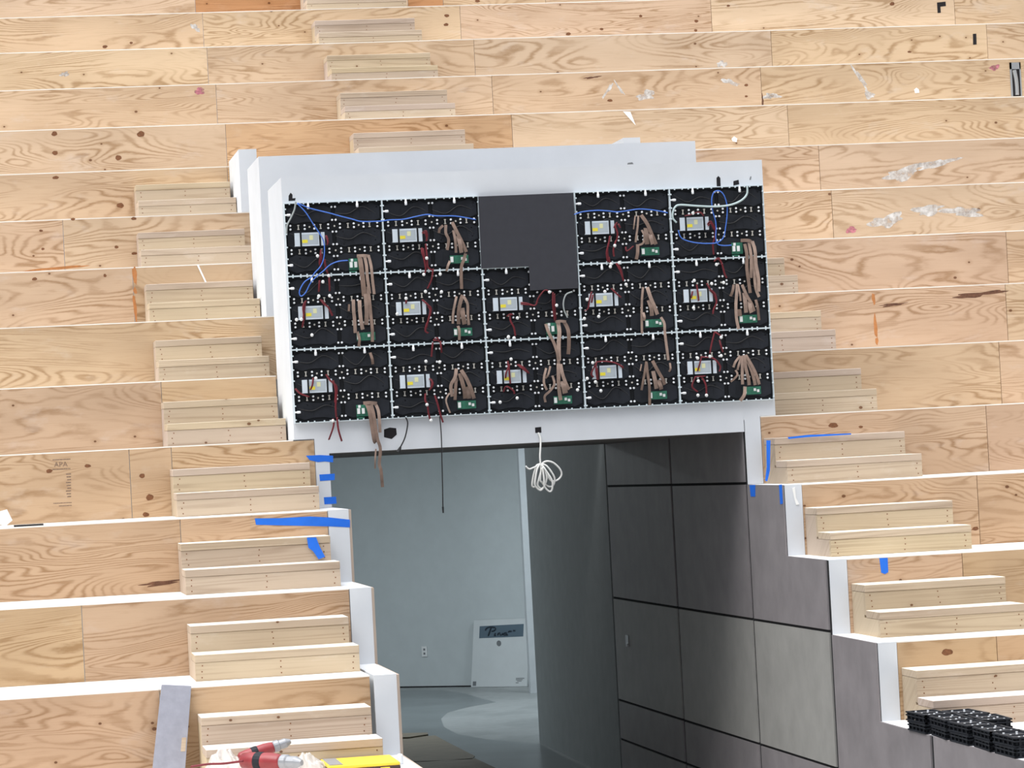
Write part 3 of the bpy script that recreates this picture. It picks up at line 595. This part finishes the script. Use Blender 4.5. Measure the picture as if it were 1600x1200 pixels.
SH = {(4, 0), (0, 0), (0, 2), (2, 1)}
for (c, r) in sorted(CROP):
    x0, z0 = PX0+c*CW, PZ1-r*CH
    t = empty('display_cabinet', (x0, -.001, z0), 'open LED cabinet, %s row, %s, %s' % (rows_[r], cols_[c], feat[(c, r)]), 'display cabinet', 'LED display cabinets')
    fr = mesh_child('frame', ME['frame'], t); mesh_child('back_panel', ME['back'], t)
    for i in range(2):
        for j in range(3):
            if (c, r) == (2, 1) and i == 1 and j == 0: continue
            mesh_child('module_back', ME['module'], t, (.016+i*.318, -.006, -(j+1)*CH/3+.021))
    P = []
    for lz in (1/3, 2/3):
        for lx in (.057, .202, .30, .443, .563, .705, .804, .946):
            P += [(lx, lz-.024, 's'), (lx, lz+.026, 's')]
        P += [(.252, lz, 'w'), (.507, lz, 'w'), (.755, lz, 'w')]
        P += [(lx, lz, 'c') for lx in (.138, .365, .645, .866)]
        P += [(.485, lz-.083, 's'), (.522, lz-.083, 's'), (.485, lz+.078, 's'), (.522, lz+.078, 's')]
    P += [(.485, .072, 's'), (.522, .072, 's'), (.485, .928, 's'), (.522, .928, 's'), (.59, .415, 'w'), (.915, .43, 'w'), (.92, .545, 'w'), (.595, .585, 'w'), (.80, .41, 'w'), (.945, .09, 'w'), (.14, .76, 'w'), (.38, .76, 'w')]
    for lx, lz, ty in P:
        if (c, r) == (2, 1) and lx > .5 and lz < .34: continue
        if ty == 's': mesh_child('screw', ME['screw'], t, (lx*CW, -.006, -lz*CH))
        elif ty == 'w': mesh_child('screw', ME['washer'], t, (lx*CW, -.006, -lz*CH))
        else: mesh_child('spring_clip', ME['clip'], t, (lx*CW, -.006, -lz*CH))
    for lx in (.055, .135, .2, .30, .36, .445, .56, .64, .70, .8, .855, .945):
        if not ((c, r) == (2, 1)): mesh_child('edge_tab', ME['vtab'], t, (lx*CW, 0, 0))
        elif lx < .5: mesh_child('edge_tab', ME['vtab'], t, (lx*CW, 0, 0))
        mesh_child('edge_tab', ME['vtab'], t, (lx*CW, 0, -CH+.012))
    for lz in (.085, .275, .425, .605, .765, .955):
        mesh_child('edge_tab', ME['htab'], t, (0, 0, -lz*CH))
        if not ((c, r) == (2, 1) and lz < .4): mesh_child('edge_tab', ME['htab'], t, (CW-.012, 0, -lz*CH))
    for lx in (.245, .745):
        if (c, r) == (2, 1) and lx > .5: continue
        mesh_child('locating_pin', ME['vpin'], t, (lx*CW, 0, -.004))
    for lz in (.165, .85): mesh_child('locating_pin', ME['hpin'], t, (.004, 0, -lz*CH))
    ps = mesh_child('power_supply', ME['psu'], t, (.090*CW, -.012, -.415*CH))
    mesh_child('terminal_block', ME['term'], ps); mesh_child('rating_plate', ME['plate'], ps)
    mesh_child('strap', ME['strap'], ps, (.040, 0, 0)); mesh_child('strap', ME['strap'], ps, (.165, 0, 0))
    mesh_child('yellow_sticker', ME['stk'], ps); mesh_child('pale_sticker', ME['stk2'], ps)
    if (c, r) in SH:
        rc = mesh_child('receiving_card', ME['pcbs'], t, (.635*CW, -.004, -.79*CH))
        mesh_child('socket', ME['sock'], rc, (.004, 0, -.022)); mesh_child('socket', ME['sock'], rc, (.034, 0, -.022)); mesh_child('chip', ME['chip'], rc, (.012, 0, -.001))
    else:
        rc = mesh_child('receiving_card', ME['pcb'], t, (.675*CW, -.004, -.805*CH))
        mesh_child('socket', ME['sock'], rc, (.002, 0, -.008)); mesh_child('chip', ME['chip'], rc, (.072, 0, -.012)); mesh_child('chip', ME['chip'], rc, (.094, 0, -.02))
    off = .050
    for i, (pts, w) in enumerate(RIB[(c, r)]):
        n = len(pts); o = off+.004*(i % 4)
        w3 = w/KS*(20.19/F)
        pp = [cp((c, r), p, o-(.012 if q in (0, n-1) else 0)) for q, p in enumerate(pts)]
        MB().ribbon(pp, w3, .0012).build('ribbon_cable', M['ribbon'], t)
    for i, pts in enumerate(RED[(c, r)]):
        n = len(pts); o = .058+.003*(i % 3)
        pp = [cp((c, r), p, o-(.01 if q in (0, n-1) else 0)) for q, p in enumerate(pts)]
        w = MB(); w.tube(pp, .0036, 6); w.tube([p+Vector((.006, .003, .002)) for p in pp], .003, 6)
        w.build('power_wire', M['red'], t, smooth=True)
    for p in CON.get((c, r), []):
        q = cp((c, r), p, .066); mesh_child('wire_connector', ME['con'], t, q-org(t))
    # thin black leads lying over the modules
    for i in range(5):
        if (c, r) == (2, 1) and i == 1: continue
        xa = x0+.03+.30*(i % 2); za = z0-(.06+.155*(i//2)); rs = random.Random(c*31+r*7+i)
        MB().tube([(xa, -.010, za+rs.uniform(-.02, .02)), (xa+.09, -.017, za-.035+rs.uniform(-.02, .02)), (xa+.18, -.017, za+.01+rs.uniform(-.02, .02)), (xa+.27, -.010, za-.03)], .0035, 6).build('black_lead', M['cord'], t, smooth=True)
# charcoal cover sheet
cpx = [(747.5, 307), (896, 301), (903.3, 450.3), (828.3, 454), (826.8, 415.8), (752.2, 419.4)]
cs = [onY(u, v, -.046) for u, v in cpx]
MBc = MB().prism(cs, (0, .008, 0)).build('cover_sheet', M['cover'], loc=cs[5], bevel=.001)
setp(MBc, 'plain charcoal L-shaped sheet covering the top middle of the display', 'cover sheet')

# ------------------------------------------------------------------ loose cables in front of the display
def cable(name, pts3, r, mat, label, cat, group=None, seg=8):
    o = MB().tube(pts3, r, seg).build(name, mat, loc=pts3[0], smooth=True); return setp(o, label, cat, group)
def cps(cell, pts, off=.064): return [cp(cell, p, off) for p in pts]
cable('network_cable', cps((0,0), [(260,115),(440,190),(720,260),(900,310),(1060,350),(1200,385),(1450,382)])+cps((1,0), [(180,410),(380,400),(560,360),(730,330),(860,350),(1150,355),(1440,405)]), .0038, M['blue'], 'blue network cable draped along the top of the two left cabinets', 'cable', 'blue network cables')
cable('network_cable', cps((0,0), [(255,120),(380,250),(490,420),(590,570),(650,700),(650,900),(600,1040),(520,1130)], .07)+cps((0,1), [(440,120),(330,200),(262,330),(285,400),(350,350),(430,200),(540,90)], .074)+cps((0,0), [(640,1110),(740,1020),(860,970),(1000,955)], .074), .0038, M['blue'], 'blue network cable dropping to a small loop left and ending at the green card', 'cable', 'blue network cables')
cable('network_cable', cps((3,0), [(20,425),(140,385),(340,365),(500,370),(640,385),(790,370),(960,345),(1150,355),(1330,385),(1390,400)]), .0038, M['blue'], 'blue network cable crossing the cabinet right of the dark sheet', 'cable', 'blue network cables')
cable('network_cable', cps((4,0), [(185,700),(220,800),(300,850),(450,885),(620,895),(760,880),(850,800),(880,650),(900,480),(900,340),(860,200),(800,130),(730,130),(690,180),(675,280),(690,420),(730,560),(740,680),(735,800),(760,900),(850,925),(965,920)], .074), .0038, M['blue'], 'blue network cable in a tall loop on the top right cabinet', 'cable', 'blue network cables')
cable('power_cable', cps((4,0), [(1195,60),(1195,160),(1140,240),(1040,300),(900,340),(700,355),(450,345),(220,330),(140,360),(105,450),(110,530),(160,590)], .086), .0065, M['pale_cable'], 'pale grey green cable curving from the top right hole to a power supply', 'cable')
cable('power_cable', cps((0,0), [(235,95),(225,170),(210,230),(160,340),(110,440),(100,560)], .07), .0055, M['grey_cable'], 'grey cable from the top left hole down the edge of the display', 'cable')
cable('power_cable', cps((2,1), [(1400,430),(1310,470),(1270,580),(1280,700),(1330,810)], .07), .005, M['grey_cable'], 'short grey cable hanging under the lower corner of the dark sheet', 'cable')
pd = [onY(687, 650, -.05), onY(689.5, 680, -.045), onY(690.5, 720, -.04), onY(691.5, 760, -.04), onY(692, 792, -.04)]
t = empty('dangling_cable', pd[-1], 'long thin black cord hanging from the display into the opening', 'cord')
MB().tube(pd, .0038, 8).build('cord', M['cord'], t, smooth=True)
MB().tube([pd[-1], pd[-1]-Vector((0, 0, .04))], .0065, 8, .005).build('plug', M['cord'], t)
pd = [onY(634, 652, -.05), onY(637, 662, -.045), onY(633, 683, -.04), onY(626, 698, -.035)]
t = empty('dangling_cable', pd[-1], 'short black cord with a plug hanging right of the ragged hole', 'cord')
MB().tube(pd, .0045, 8).build('cord', M['cord'], t, smooth=True)
MB().tube([pd[-1], onY(622.5, 706, -.03)], .006, 8, .015).build('plug', M['cord'], t)
# white coil
q = lambda x, y, o=.03: onY(800+x/12, 680+y/12, -o)
t = empty('cable_coil', q(540, 700), 'coiled white cable hanging from the fascia in the top of the opening', 'cable coil')
cl = MB()
cl.tube([onY(841, 676, -.004), q(535, 60, .012), q(535, 200, .02), q(525, 400, .028), q(535, 540, .03)], .0062, 8)
MBs = [[(545,540),(640,490),(760,510),(880,610),(930,720),(890,810),(800,860),(720,840),(650,740),(560,560)],
       [(540,540),(640,570),(740,690),(800,820),(770,940),(700,965),(620,910),(590,760),(560,560)],
       [(530,540),(460,570),(420,680),(390,820),(380,950),(430,960),(440,820),(470,640),(520,550)],
       [(540,550),(540,680),(500,830),(480,930),(540,1000),(600,960),(560,880),(530,840),(550,620)],
       [(520,545),(470,640),(440,800),(430,930),(500,1020),(560,1020),(620,920),(650,780),(600,600)],
       [(560,560),(620,640),(740,830),(760,950),(740,1040),(690,1050),(610,960),(600,800),(570,600)]]
for i, l in enumerate(MBs): cl.tube([q(x, y, .022+.007*i+.01*math.sin(j)) for j, (x, y) in enumerate(l)], .0062, 8)
cl.build('coil', M['white_cable'], t, smooth=True)
MB().tube([q(470, 580, .05), q(400, 610, .05), q(320, 635, .05), q(255, 580, .05)], .0058, 8).build('cable_tail', M['white_cable'], t, smooth=True)

# ------------------------------------------------------------------ blue masking tapes
def tape(px, Y, label, grp='blue masking tapes'):
    p = [onY(u, v, Y) for u, v in px]
    o = MB().prism(p, (0, .0012, 0)).build('masking_tape', M['tape'], loc=p[0]); return setp(o, label, 'tape', grp)
tape([(478, 712), (500, 711), (520.5, 712), (520.5, 722.5), (508, 721), (497, 722), (484, 719)], -.0016, 'blue tape across the upper left corner of the tunnel opening')
tape([(499, 741.5), (523, 740), (523, 750), (500, 751.5)], -.0016, 'middle one of three short blue tapes on the left jamb')
tape([(506, 777), (525, 776), (526, 787), (507, 788)], -.0016, 'lowest of three short blue tapes on the left jamb')
tape([(398, 810), (440, 809.5), (484, 807), (515, 808.5), (546.8, 812), (546.8, 824), (515, 822.5), (440, 821), (400, 820)], -D-.0016, 'long blue tape running across the riser onto the white post')
tape([(479.5, 840), (494, 839.5), (499, 853), (508, 870), (498, 874), (489, 861), (482, 856)], -2*D+.658, 'torn blue tape hanging down the face of a step left of the tunnel')
tape([(1374, 872), (1387, 871.5), (1388, 894), (1383, 897), (1377, 895)], -2*D-.0016, 'short blue tape on the riser at the lower right')
tape([(1197.5, 688), (1204, 688), (1203, 735), (1199, 752), (1195.5, 751), (1198, 730)], -D+.655, 'dark blue tape running upright beside the right jamb')
tape([(1231, 683), (1262, 679.5), (1330, 677), (1330, 679), (1262, 683), (1232, 686)], -D+.65, 'thin blue tape along the top edge of a right aisle step')
for px, lb in (([(1171, 758), (1180, 757.5), (1180, 776), (1173, 776)], 'faint blue tape on the tunnel wall below the right jamb'), ([(1217, 757.5), (1221.5, 757), (1223, 787), (1219, 788)], 'blue tape along the top edge of the tunnel wall beside the right post')):
    p = [onX(u, v, XR-.0016) for u, v in px]
    setp(MB().prism(p, (.0012, 0, 0)).build('masking_tape', M['tape'], loc=p[0]), lb, 'tape', 'blue masking tapes')

# ------------------------------------------------------------------ scraps and boards
def scrap(px, Y, label, th=.006, mat='scrap', name='drywall_scrap', cat='scrap', grp=None):
    p = [onY(u, v, Y) for u, v in px]
    return setp(MB().prism(p, (0, th, 0)).build(name, M[mat], loc=p[-1]), label, cat, grp)
scrap([(973.5, 174), (985, 174.5), (993.5, 196)], 6*D-.0065, 'white triangular scrap sticking down from a tier edge above the parapet', .006)
scrap([(1428.5, 140), (1432, 137), (1436, 140), (1436.5, 145), (1430, 145.5)], 7*D-.0045, 'small round white dab on a riser at the upper right', .004, name='plaster_dab', cat='dab')
scrap([(1143, 217), (1147, 213), (1152, 216.5), (1151, 222), (1145, 221)], 6*D-.0045, 'small white dab right of the parapet top', .004, name='plaster_dab', cat='dab')
scrap([(307.5, 414), (310, 413), (323, 441), (321, 442.5)], 3*D-.0085, 'thin white stick leaning on a riser above the left steps', .008, name='shim_stick', cat='stick')
scrap([(1238, 763), (1242, 761), (1244, 778), (1249, 788), (1244, 789), (1241, 779)], -D-.0045, 'pale curled offcut on the riser beside the right white post', .004, name='offcut', cat='scrap')
e = onY(14, 822, -D+.06); 
blk = MB().prism([onY(0, 799, -D+.06), onY(11, 796, -D+.06), onY(19.5, 813, -D+.06), onY(8.5, 822.3, -D+.06), onY(-6, 818, -D+.06)], (0, .03, 0)).build('foam_block', M['scrap'], loc=e); setp(blk, 'white block standing on a tier at the left edge of the photo', 'block')
a = onZ(20, 820.2, -H+.004); b = onZ(65, 817.6, -H+.004)
setp(MB().box(a.x, b.x, -D+.12, -D+.16, -H+.0005, -H+.012).build('dark_strip', M['cord'], loc=(a.x, -D+.14, -H)), 'thin black strip lying on the tier beside the white block', 'strip')  # narrow black bar along the tread next to the block
# grey plank leaning on the lowest left tier
tp = [onY(252.5, 1070, -3*D-.03), onY(299, 1072, -3*D-.03)]
bt = [onY(238.5, 1200, -3*D-.20), onY(289, 1207, -3*D-.20)]
dirn = (bt[0]-tp[0]); dirn2 = (bt[1]-tp[1])
def ext(p, dv): s = (-4*H+.004-p.z)/dv.z; return p+dv*s
pk = [tp[0], tp[1], ext(tp[1], dirn2), ext(tp[0], dirn)]
t = empty('plank', pk[3], 'grey board leaning upright against the lowest left tier', 'board')
MB().prism(pk, (0, .014, .002)).build('board', M['plank'], t, bevel=.001)
l0 = [pk[0].lerp(pk[3], f_).lerp(pk[1].lerp(pk[2], f_), g_) for f_, g_ in ((.60, .82), (.60, .96), (.76, .96), (.76, .82))]
MB().prism([p+Vector((0, -.0012, 0)) for p in l0], (0, .001, 0)).build('paper_label', M['lumber'], t)

# ------------------------------------------------------------------ carton leaning on the back wall
def ob(u, v, off): return onBack(u, v, off)
c4 = [ob(740.5, 969.5, .05), ob(827.5, 966, .05), ob(823.5, 1077, .09), ob(736, 1074, .09)]
c4[2].z = FZ+.003; c4[3].z = FZ+.003
t = empty('carton', c4[3], 'flat white carton with a dark printed panel, leaning on the back wall', 'carton')
MB().prism(c4, bn*.03).build('carton_body', M['carton'], t)
def cq(a, b, out=.0015): return c4[3].lerp(c4[2], a).lerp(c4[0].lerp(c4[1], a), b)-bn*out
MB().prism([cq(.11, .73), cq(.90, .735), cq(.90, .92), cq(.11, .91)], bn*.001).build('printed_panel', M['slate'], t)
sc = MB()
stroke = lambda l, r=.0075: sc.tube([cq(a, b, .004) for a, b in l], r, 6)
stroke([(.22, .845), (.235, .875), (.30, .895), (.38, .885), (.40, .86), (.375, .835), (.33, .83)])
stroke([(.32, .888), (.30, .83), (.275, .765)], .009); stroke([(.40, .80), (.385, .765), (.41, .77)]); stroke([(.45, .80), (.445, .765)]); stroke([(.45, .79), (.48, .80), (.49, .77), (.51, .768)])
stroke([(.60, .80), (.56, .795), (.55, .772), (.585, .768), (.60, .80), (.60, .768), (.625, .768)]); stroke([(.63, .81), (.66, .822), (.69, .815)], .008); stroke([(.72, .83), (.755, .826)], .008); stroke([(.53, .80), (.525, .768)])
sc.build('script_lettering', M['script'], t, smooth=True)
ctr = cq(.47, .645); MB().prism([ctr+bd*(.03*math.cos(i*math.pi/8))+Vector((0, 0, .034*math.sin(i*math.pi/8))) for i in range(16)], -bn*.001).build('round_mark', M['greyprint'], t)
MB().prism([cq(.03, .02), cq(.09, .02), cq(.09, .085), cq(.03, .085)], bn*.001).build('corner_mark', M['greyprint'], t)
cm = MB()
for bb, a0, a1 in ((.115, .80, .95), (.095, .80, .92), (.075, .82, .90), (.05, .80, .85)): cm.prism([cq(a0, bb), cq(a1, bb), cq(a1, bb+.010), cq(a0, bb+.010)], bn*.001)
cm.build('small_print', M['greyprint'], t)
t0 = ob(663, 1018, .012); t = empty('wall_outlet', t0, 'small white outlet plate low on the pale back wall', 'outlet')
MB().prism([t0+bd*x+Vector((0, 0, z)) for x, z in ((-.035, -.06), (.035, -.06), (.035, .06), (-.035, .06))], bn*.008).build('plate', M['conn'], t)
MB().prism([t0-bn*.002+bd*x+Vector((0, 0, z)) for x, z in ((-.012, .012), (.012, .012), (.012, .036), (-.012, .036))], bn*.002).build('socket', M['greyprint'], t)
MB().prism([t0-bn*.002+bd*x+Vector((0, 0, z)) for x, z in ((-.012, -.036), (.012, -.036), (.012, -.012), (-.012, -.012))], bn*.002).build('socket', M['greyprint'], t)
t0 = onX(979.5, 1001, XR-.006); t = empty('door_stop', t0, 'small pale metal fitting on the dark tunnel wall', 'fitting')
MB().box(t0.x, t0.x+.005, t0.y-.05, t0.y+.05, t0.z-.045, t0.z+.045).build('plate', M['steel'], t)
MB().box(t0.x-.012, t0.x, t0.y-.05, t0.y-.02, t0.z-.045, t0.z-.02).build('catch', M['steel'], t)
# brown protection boards on the tunnel floor
def fl(px, label, mat, h):
    p = [onZ(u, v, FZ+h) for u, v in px]
    return setp(MB().prism(p, (0, 0, -h+.001)).build('floor_board', M[mat], loc=(p[0].x, p[0].y, FZ)), label, 'floor board', 'brown floor boards')
fl([(605, 1146), (668, 1144.5), (669, 1147), (640, 1151.5), (605, 1153)], 'dark strip of board lying across the tunnel floor', 'kraft', .02)
fl([(600, 1153), (642, 1152), (680, 1149), (706, 1163), (742, 1181), (738, 1186), (640, 1190), (600, 1192)], 'brown protection board on the tunnel floor beside the left wall', 'kraft', .006)
fl([(600, 1193), (650, 1191), (742, 1184.5), (775, 1200), (800, 1230), (600, 1235)], 'brown protection board nearest the mouth of the tunnel', 'kraft', .006)

# ------------------------------------------------------------------ stacked black frames at the lower right
WZ = -4*H
ML, MWd, MH = .32, .16, .050
def frame_piece(x, y, z, rz, label, first=None):
    t = empty('module_frame', (x, y, z), label, 'module frame', 'black frames stacked by the tunnel')
    t.rotation_euler = (0, 0, rz)
    if first:
        for ch in first.children: copy_child(ch, t)
        return t
    o0 = Vector((x, y, z))
    b = MB(); w = MWd/2; l = ML/2
    for zz in (0, MH*.52, MH-.008):
        b.box(x-w, x+w, y-l, y-l+.014, z+zz, z+zz+.008).box(x-w, x+w, y+l-.014, y+l, z+zz, z+zz+.008).box(x-w, x-w+.014, y-l, y+l, z+zz, z+zz+.008).box(x+w-.014, x+w, y-l, y+l, z+zz, z+zz+.008)
    b.box(x-w+.012, x+w-.012, y-l+.012, y+l-.012, z+.010, z+MH-.006)
    for i in range(5):
        yy = y-l+.03+i*.065; b.box(x-w+.002, x-w+.012, yy, yy+.012, z+.008, z+MH-.008); b.box(x+w-.012, x+w-.002, yy, yy+.012, z+.008, z+MH-.008)
    for i in range(3):
        xx = x-w+.025+i*.05; b.box(xx, xx+.012, y-l+.002, y-l+.012, z+.008, z+MH-.008)
    b.box(x-w+.014, x+w-.014, y-.006, y+.006, z+MH-.010, z+MH-.002)
    b.build('frame', M['black2'], t)
    for i, (sx, sy) in enumerate([(.5, .8), (-.45, .7), (.1, .25), (-.5, .0), (.5, -.1), (.0, -.55), (-.5, -.75), (.55, -.8)]):
        MB().box(x+sx*w-.0045, x+sx*w+.0045, y+sy*l-.004, y+sy*l+.004, z+MH-.012, z+MH+.0005).build('stud', M['stud'], t)
    return t
piles = [(5.060, -3.61, 2, .04, 'rear'), (5.072, -3.98, 2, -.03, 'second'), (5.066, -4.35, 2, .03, 'third'), (5.072, -4.72, 2, -.02, 'fourth'), (5.068, -5.09, 2, .03, 'front'), (5.235, -3.72, 2, .05, 'rear right'), (5.245, -4.10, 2, -.04, 'middle right'), (5.25, -4.47, 1, .03, 'front right')]
lv = ['bottom', 'middle', 'top']; first = None
for (x, y, n, rz, nm) in piles:
    for i in range(n):
        lvl = 'lower one' if i == 0 and n > 1 else ('upper one' if n > 1 else 'only one')
        f = frame_piece(x+.004*((i*7) % 3-1), y+.012*((i*5) % 3-1), WZ+.001+i*(MH+.002), rz+.03*(i-1), 'black plastic module frame, %s of the %s pile beside the tunnel edge' % (lvl, nm), first)
        first = first or f

# ------------------------------------------------------------------ tools at the lower left
yb, yf = -3.50, -3.93
a = onY(505, 1184, yb); b = onY(612, 1177.5, yb); c = onY(623, 1193, yf); e = onY(509, 1199.5, yf)
zt = (a.z+b.z+c.z+e.z)/4; x0, x1 = (a.x+e.x)/2, (b.x+c.x)/2
t = empty('tool_case', (x0, yf, WZ), 'yellow-topped dark tool case beside the white wall end at the bottom', 'tool case')
MB().box(x0, x1, yf, yb, WZ+.002, zt-.016).build('case_body', M['dbrown'], t, bevel=.004)
MB().box(x0+.002, x1-.002, yf+.002, yb-.002, zt-.016, zt).build('lid', M['ygold'], t, bevel=.003)
MB().box(x0+.01, x0+.08, yf+.05, yb-.02, zt, zt+.003).build('lid_panel', M['toolgrey'], t)
for i in range(3): MB().box(x0+.05+i*.11, x0+.10+i*.11, yf-.006, yf, zt-.075, zt-.022).build('latch', M['ygold'], t, bevel=.002)
MB().box(x0, x0+.012, yf-.004, yf+.004, WZ+.002, zt-.016).build('corner_guard', M['ygold'], t)
p = onY(621, 1178, -3.4)
cp_ = MB().lathe((p.x+.01, -3.42, WZ+.001), (0, 0, 1), [(.016, 0), (.017, .012), (.017, p.z-WZ-.012), (.013, p.z-WZ)], 14).build('small_bottle', M['conn'], loc=(p.x+.01, -3.42, WZ), smooth=True)
setp(cp_, 'small white capped bottle behind the yellow tool case', 'bottle')
def drill(base, ax, s, label, hz):
    ax = Vector(ax).normalized(); base = Vector(base)
    t = empty('cordless_drill', (base.x, base.y, WZ), label, 'drill', 'red cordless drills')
    MB().lathe(base, ax, [(.018*s, -.11*s), (.028*s, -.10*s), (.031*s, -.06*s), (.031*s, .02*s), (.027*s, .05*s), (.024*s, .06*s)], 18).build('motor_housing', M['toolred'], t, smooth=True)
    MB().lathe(base, ax, [(.0315*s, -.045*s), (.033*s, -.04*s), (.033*s, -.02*s), (.0315*s, -.015*s)], 18).build('grip_band', M['black2'], t)
    MB().lathe(base, ax, [(.024*s, .06*s), (.027*s, .065*s), (.027*s, .085*s), (.022*s, .09*s)], 18).build('clutch_ring', M['toolgrey'], t)
    MB().lathe(base, ax, [(.022*s, .09*s), (.022*s, .12*s), (.010*s, .145*s)], 18).build('chuck', M['toolgrey'], t)
    hb = base-ax*.05*s
    fo = Vector((hb.x+.02, hb.y+hz, WZ+.045))
    MB().tube([hb, hb.lerp(fo, .5), fo], .021*s, 10).build('handle', M['black2'], t, smooth=True)
    MB().box(fo.x-.045, fo.x+.045, fo.y-.035, fo.y+.035, WZ+.002, WZ+.048).build('battery', M['toolred'], t, bevel=.006)
    return t
p = onY(418, 1190, -3.95); drill((p.x, -3.95, p.z), (.72, -.62, -.02), 1.5, 'larger red cordless drill in front, lying on the clear plastic', .03)
p = onY(408, 1174, -3.66); drill((p.x, -3.66, p.z), (.85, .1, .22), 1.15, 'smaller red cordless drill behind the larger one', .03)
def film(u0, u1, vt, Y, w, label, seed):
    a = onY(u0, 1195, Y); b = onY(u1, 1195, Y); nx, ny = 70, 36; vs = []; fs = []
    for j in range(ny):
        for i in range(nx):
            fx, fy = i/(nx-1), j/(ny-1); x = a.x+(b.x-a.x)*fx; y = Y+w*(fy-.5)
            env = (math.sin(math.pi*fx)**.35)*(math.sin(math.pi*fy)**.5)
            hgt = (onY(u0, vt, Y).z-WZ)*env*(.62+.55*noise.noise(Vector((fx*2.6+seed, fy*2, seed)))+.35*(.5-abs(noise.noise(Vector((fx*6, fy*4+seed, 1)))))-.15*abs(noise.noise(Vector((fx*14, fy*9+seed, 4)))))
            vs.append((x, y, WZ+.002+max(0, hgt)))
    for j in range(ny-1):
        for i in range(nx-1): fs.append((j*nx+i, j*nx+i+1, (j+1)*nx+i+1, (j+1)*nx+i))
    o = MB().add(vs, fs).build('plastic_sheet', M['film'], loc=(a.x, Y, WZ), smooth=True); return setp(o, label, 'plastic sheet', 'crumpled clear plastic')
film(296, 396, 1170, -3.72, .30, 'crumpled clear plastic left of the red drills', 3.1)
film(432, 514, 1168, -3.72, .26, 'crumpled clear plastic between the red drills and the yellow case', 8.4)
p = onY(330, 1194, -3.97)
cable('tool_lead', [onY(298, 1198, -3.98), onY(325, 1194, -3.98), onY(350, 1193, -3.98), onY(380, 1189, -3.96)], .006, M['red'], 'red lead running left from the drills over the plastic', 'cable')

# ------------------------------------------------------------------ light: bright open sky, soft sun from the upper left, concourse lamps
w = bpy.data.worlds.new('world'); S.world = w; w.use_nodes = True; nt = w.node_tree; nt.nodes.clear()
tc = N(nt, 'ShaderNodeTexCoord'); sp = N(nt, 'ShaderNodeSeparateXYZ', ins={0: tc.outputs['Generated']})
cr = ramp(nt, mth(nt, 'MULTIPLY_ADD', sp.outputs[2], .5, .5), [(.0, (.22, .21, .20)), (.48, (.26, .26, .27)), (.56, (.46, .50, .57)), (.8, (1.1, 1.14, 1.22)), (.9, (2.6, 2.65, 2.75)), (1.0, (3.6, 3.65, 3.75))])
bg = N(nt, 'ShaderNodeBackground', ins={0: cr, 1: 1.0}); ou = N(nt, 'ShaderNodeOutputWorld', ins={0: bg.outputs[0]})
sl = bpy.data.lights.new('sun', 'SUN'); sl.energy = 4.6; sl.angle = math.radians(50); sl.color = (1, .985, .96)
so = bpy.data.objects.new('sun', sl); COL.objects.link(so)
so.rotation_euler = Vector((-.40, -.17, .90)).to_track_quat('Z', 'Y').to_euler()
for (x, y, e) in ((3.5, 12.2, 150), (7.2, 12.4, 105), (0, 12.5, 95)):
    al = bpy.data.lights.new('concourse_lamp', 'AREA'); al.energy = e; al.size = 1.2; al.color = (.86, .95, 1.0)
    ao = bpy.data.objects.new('concourse_lamp', al); COL.objects.link(ao); ao.location = (x, y, .53)
S.view_settings.view_transform = 'Standard'; S.view_settings.look = 'None'; S.view_settings.gamma = 1; S.view_settings.exposure = -0.36
S.view_settings.use_curve_mapping = False
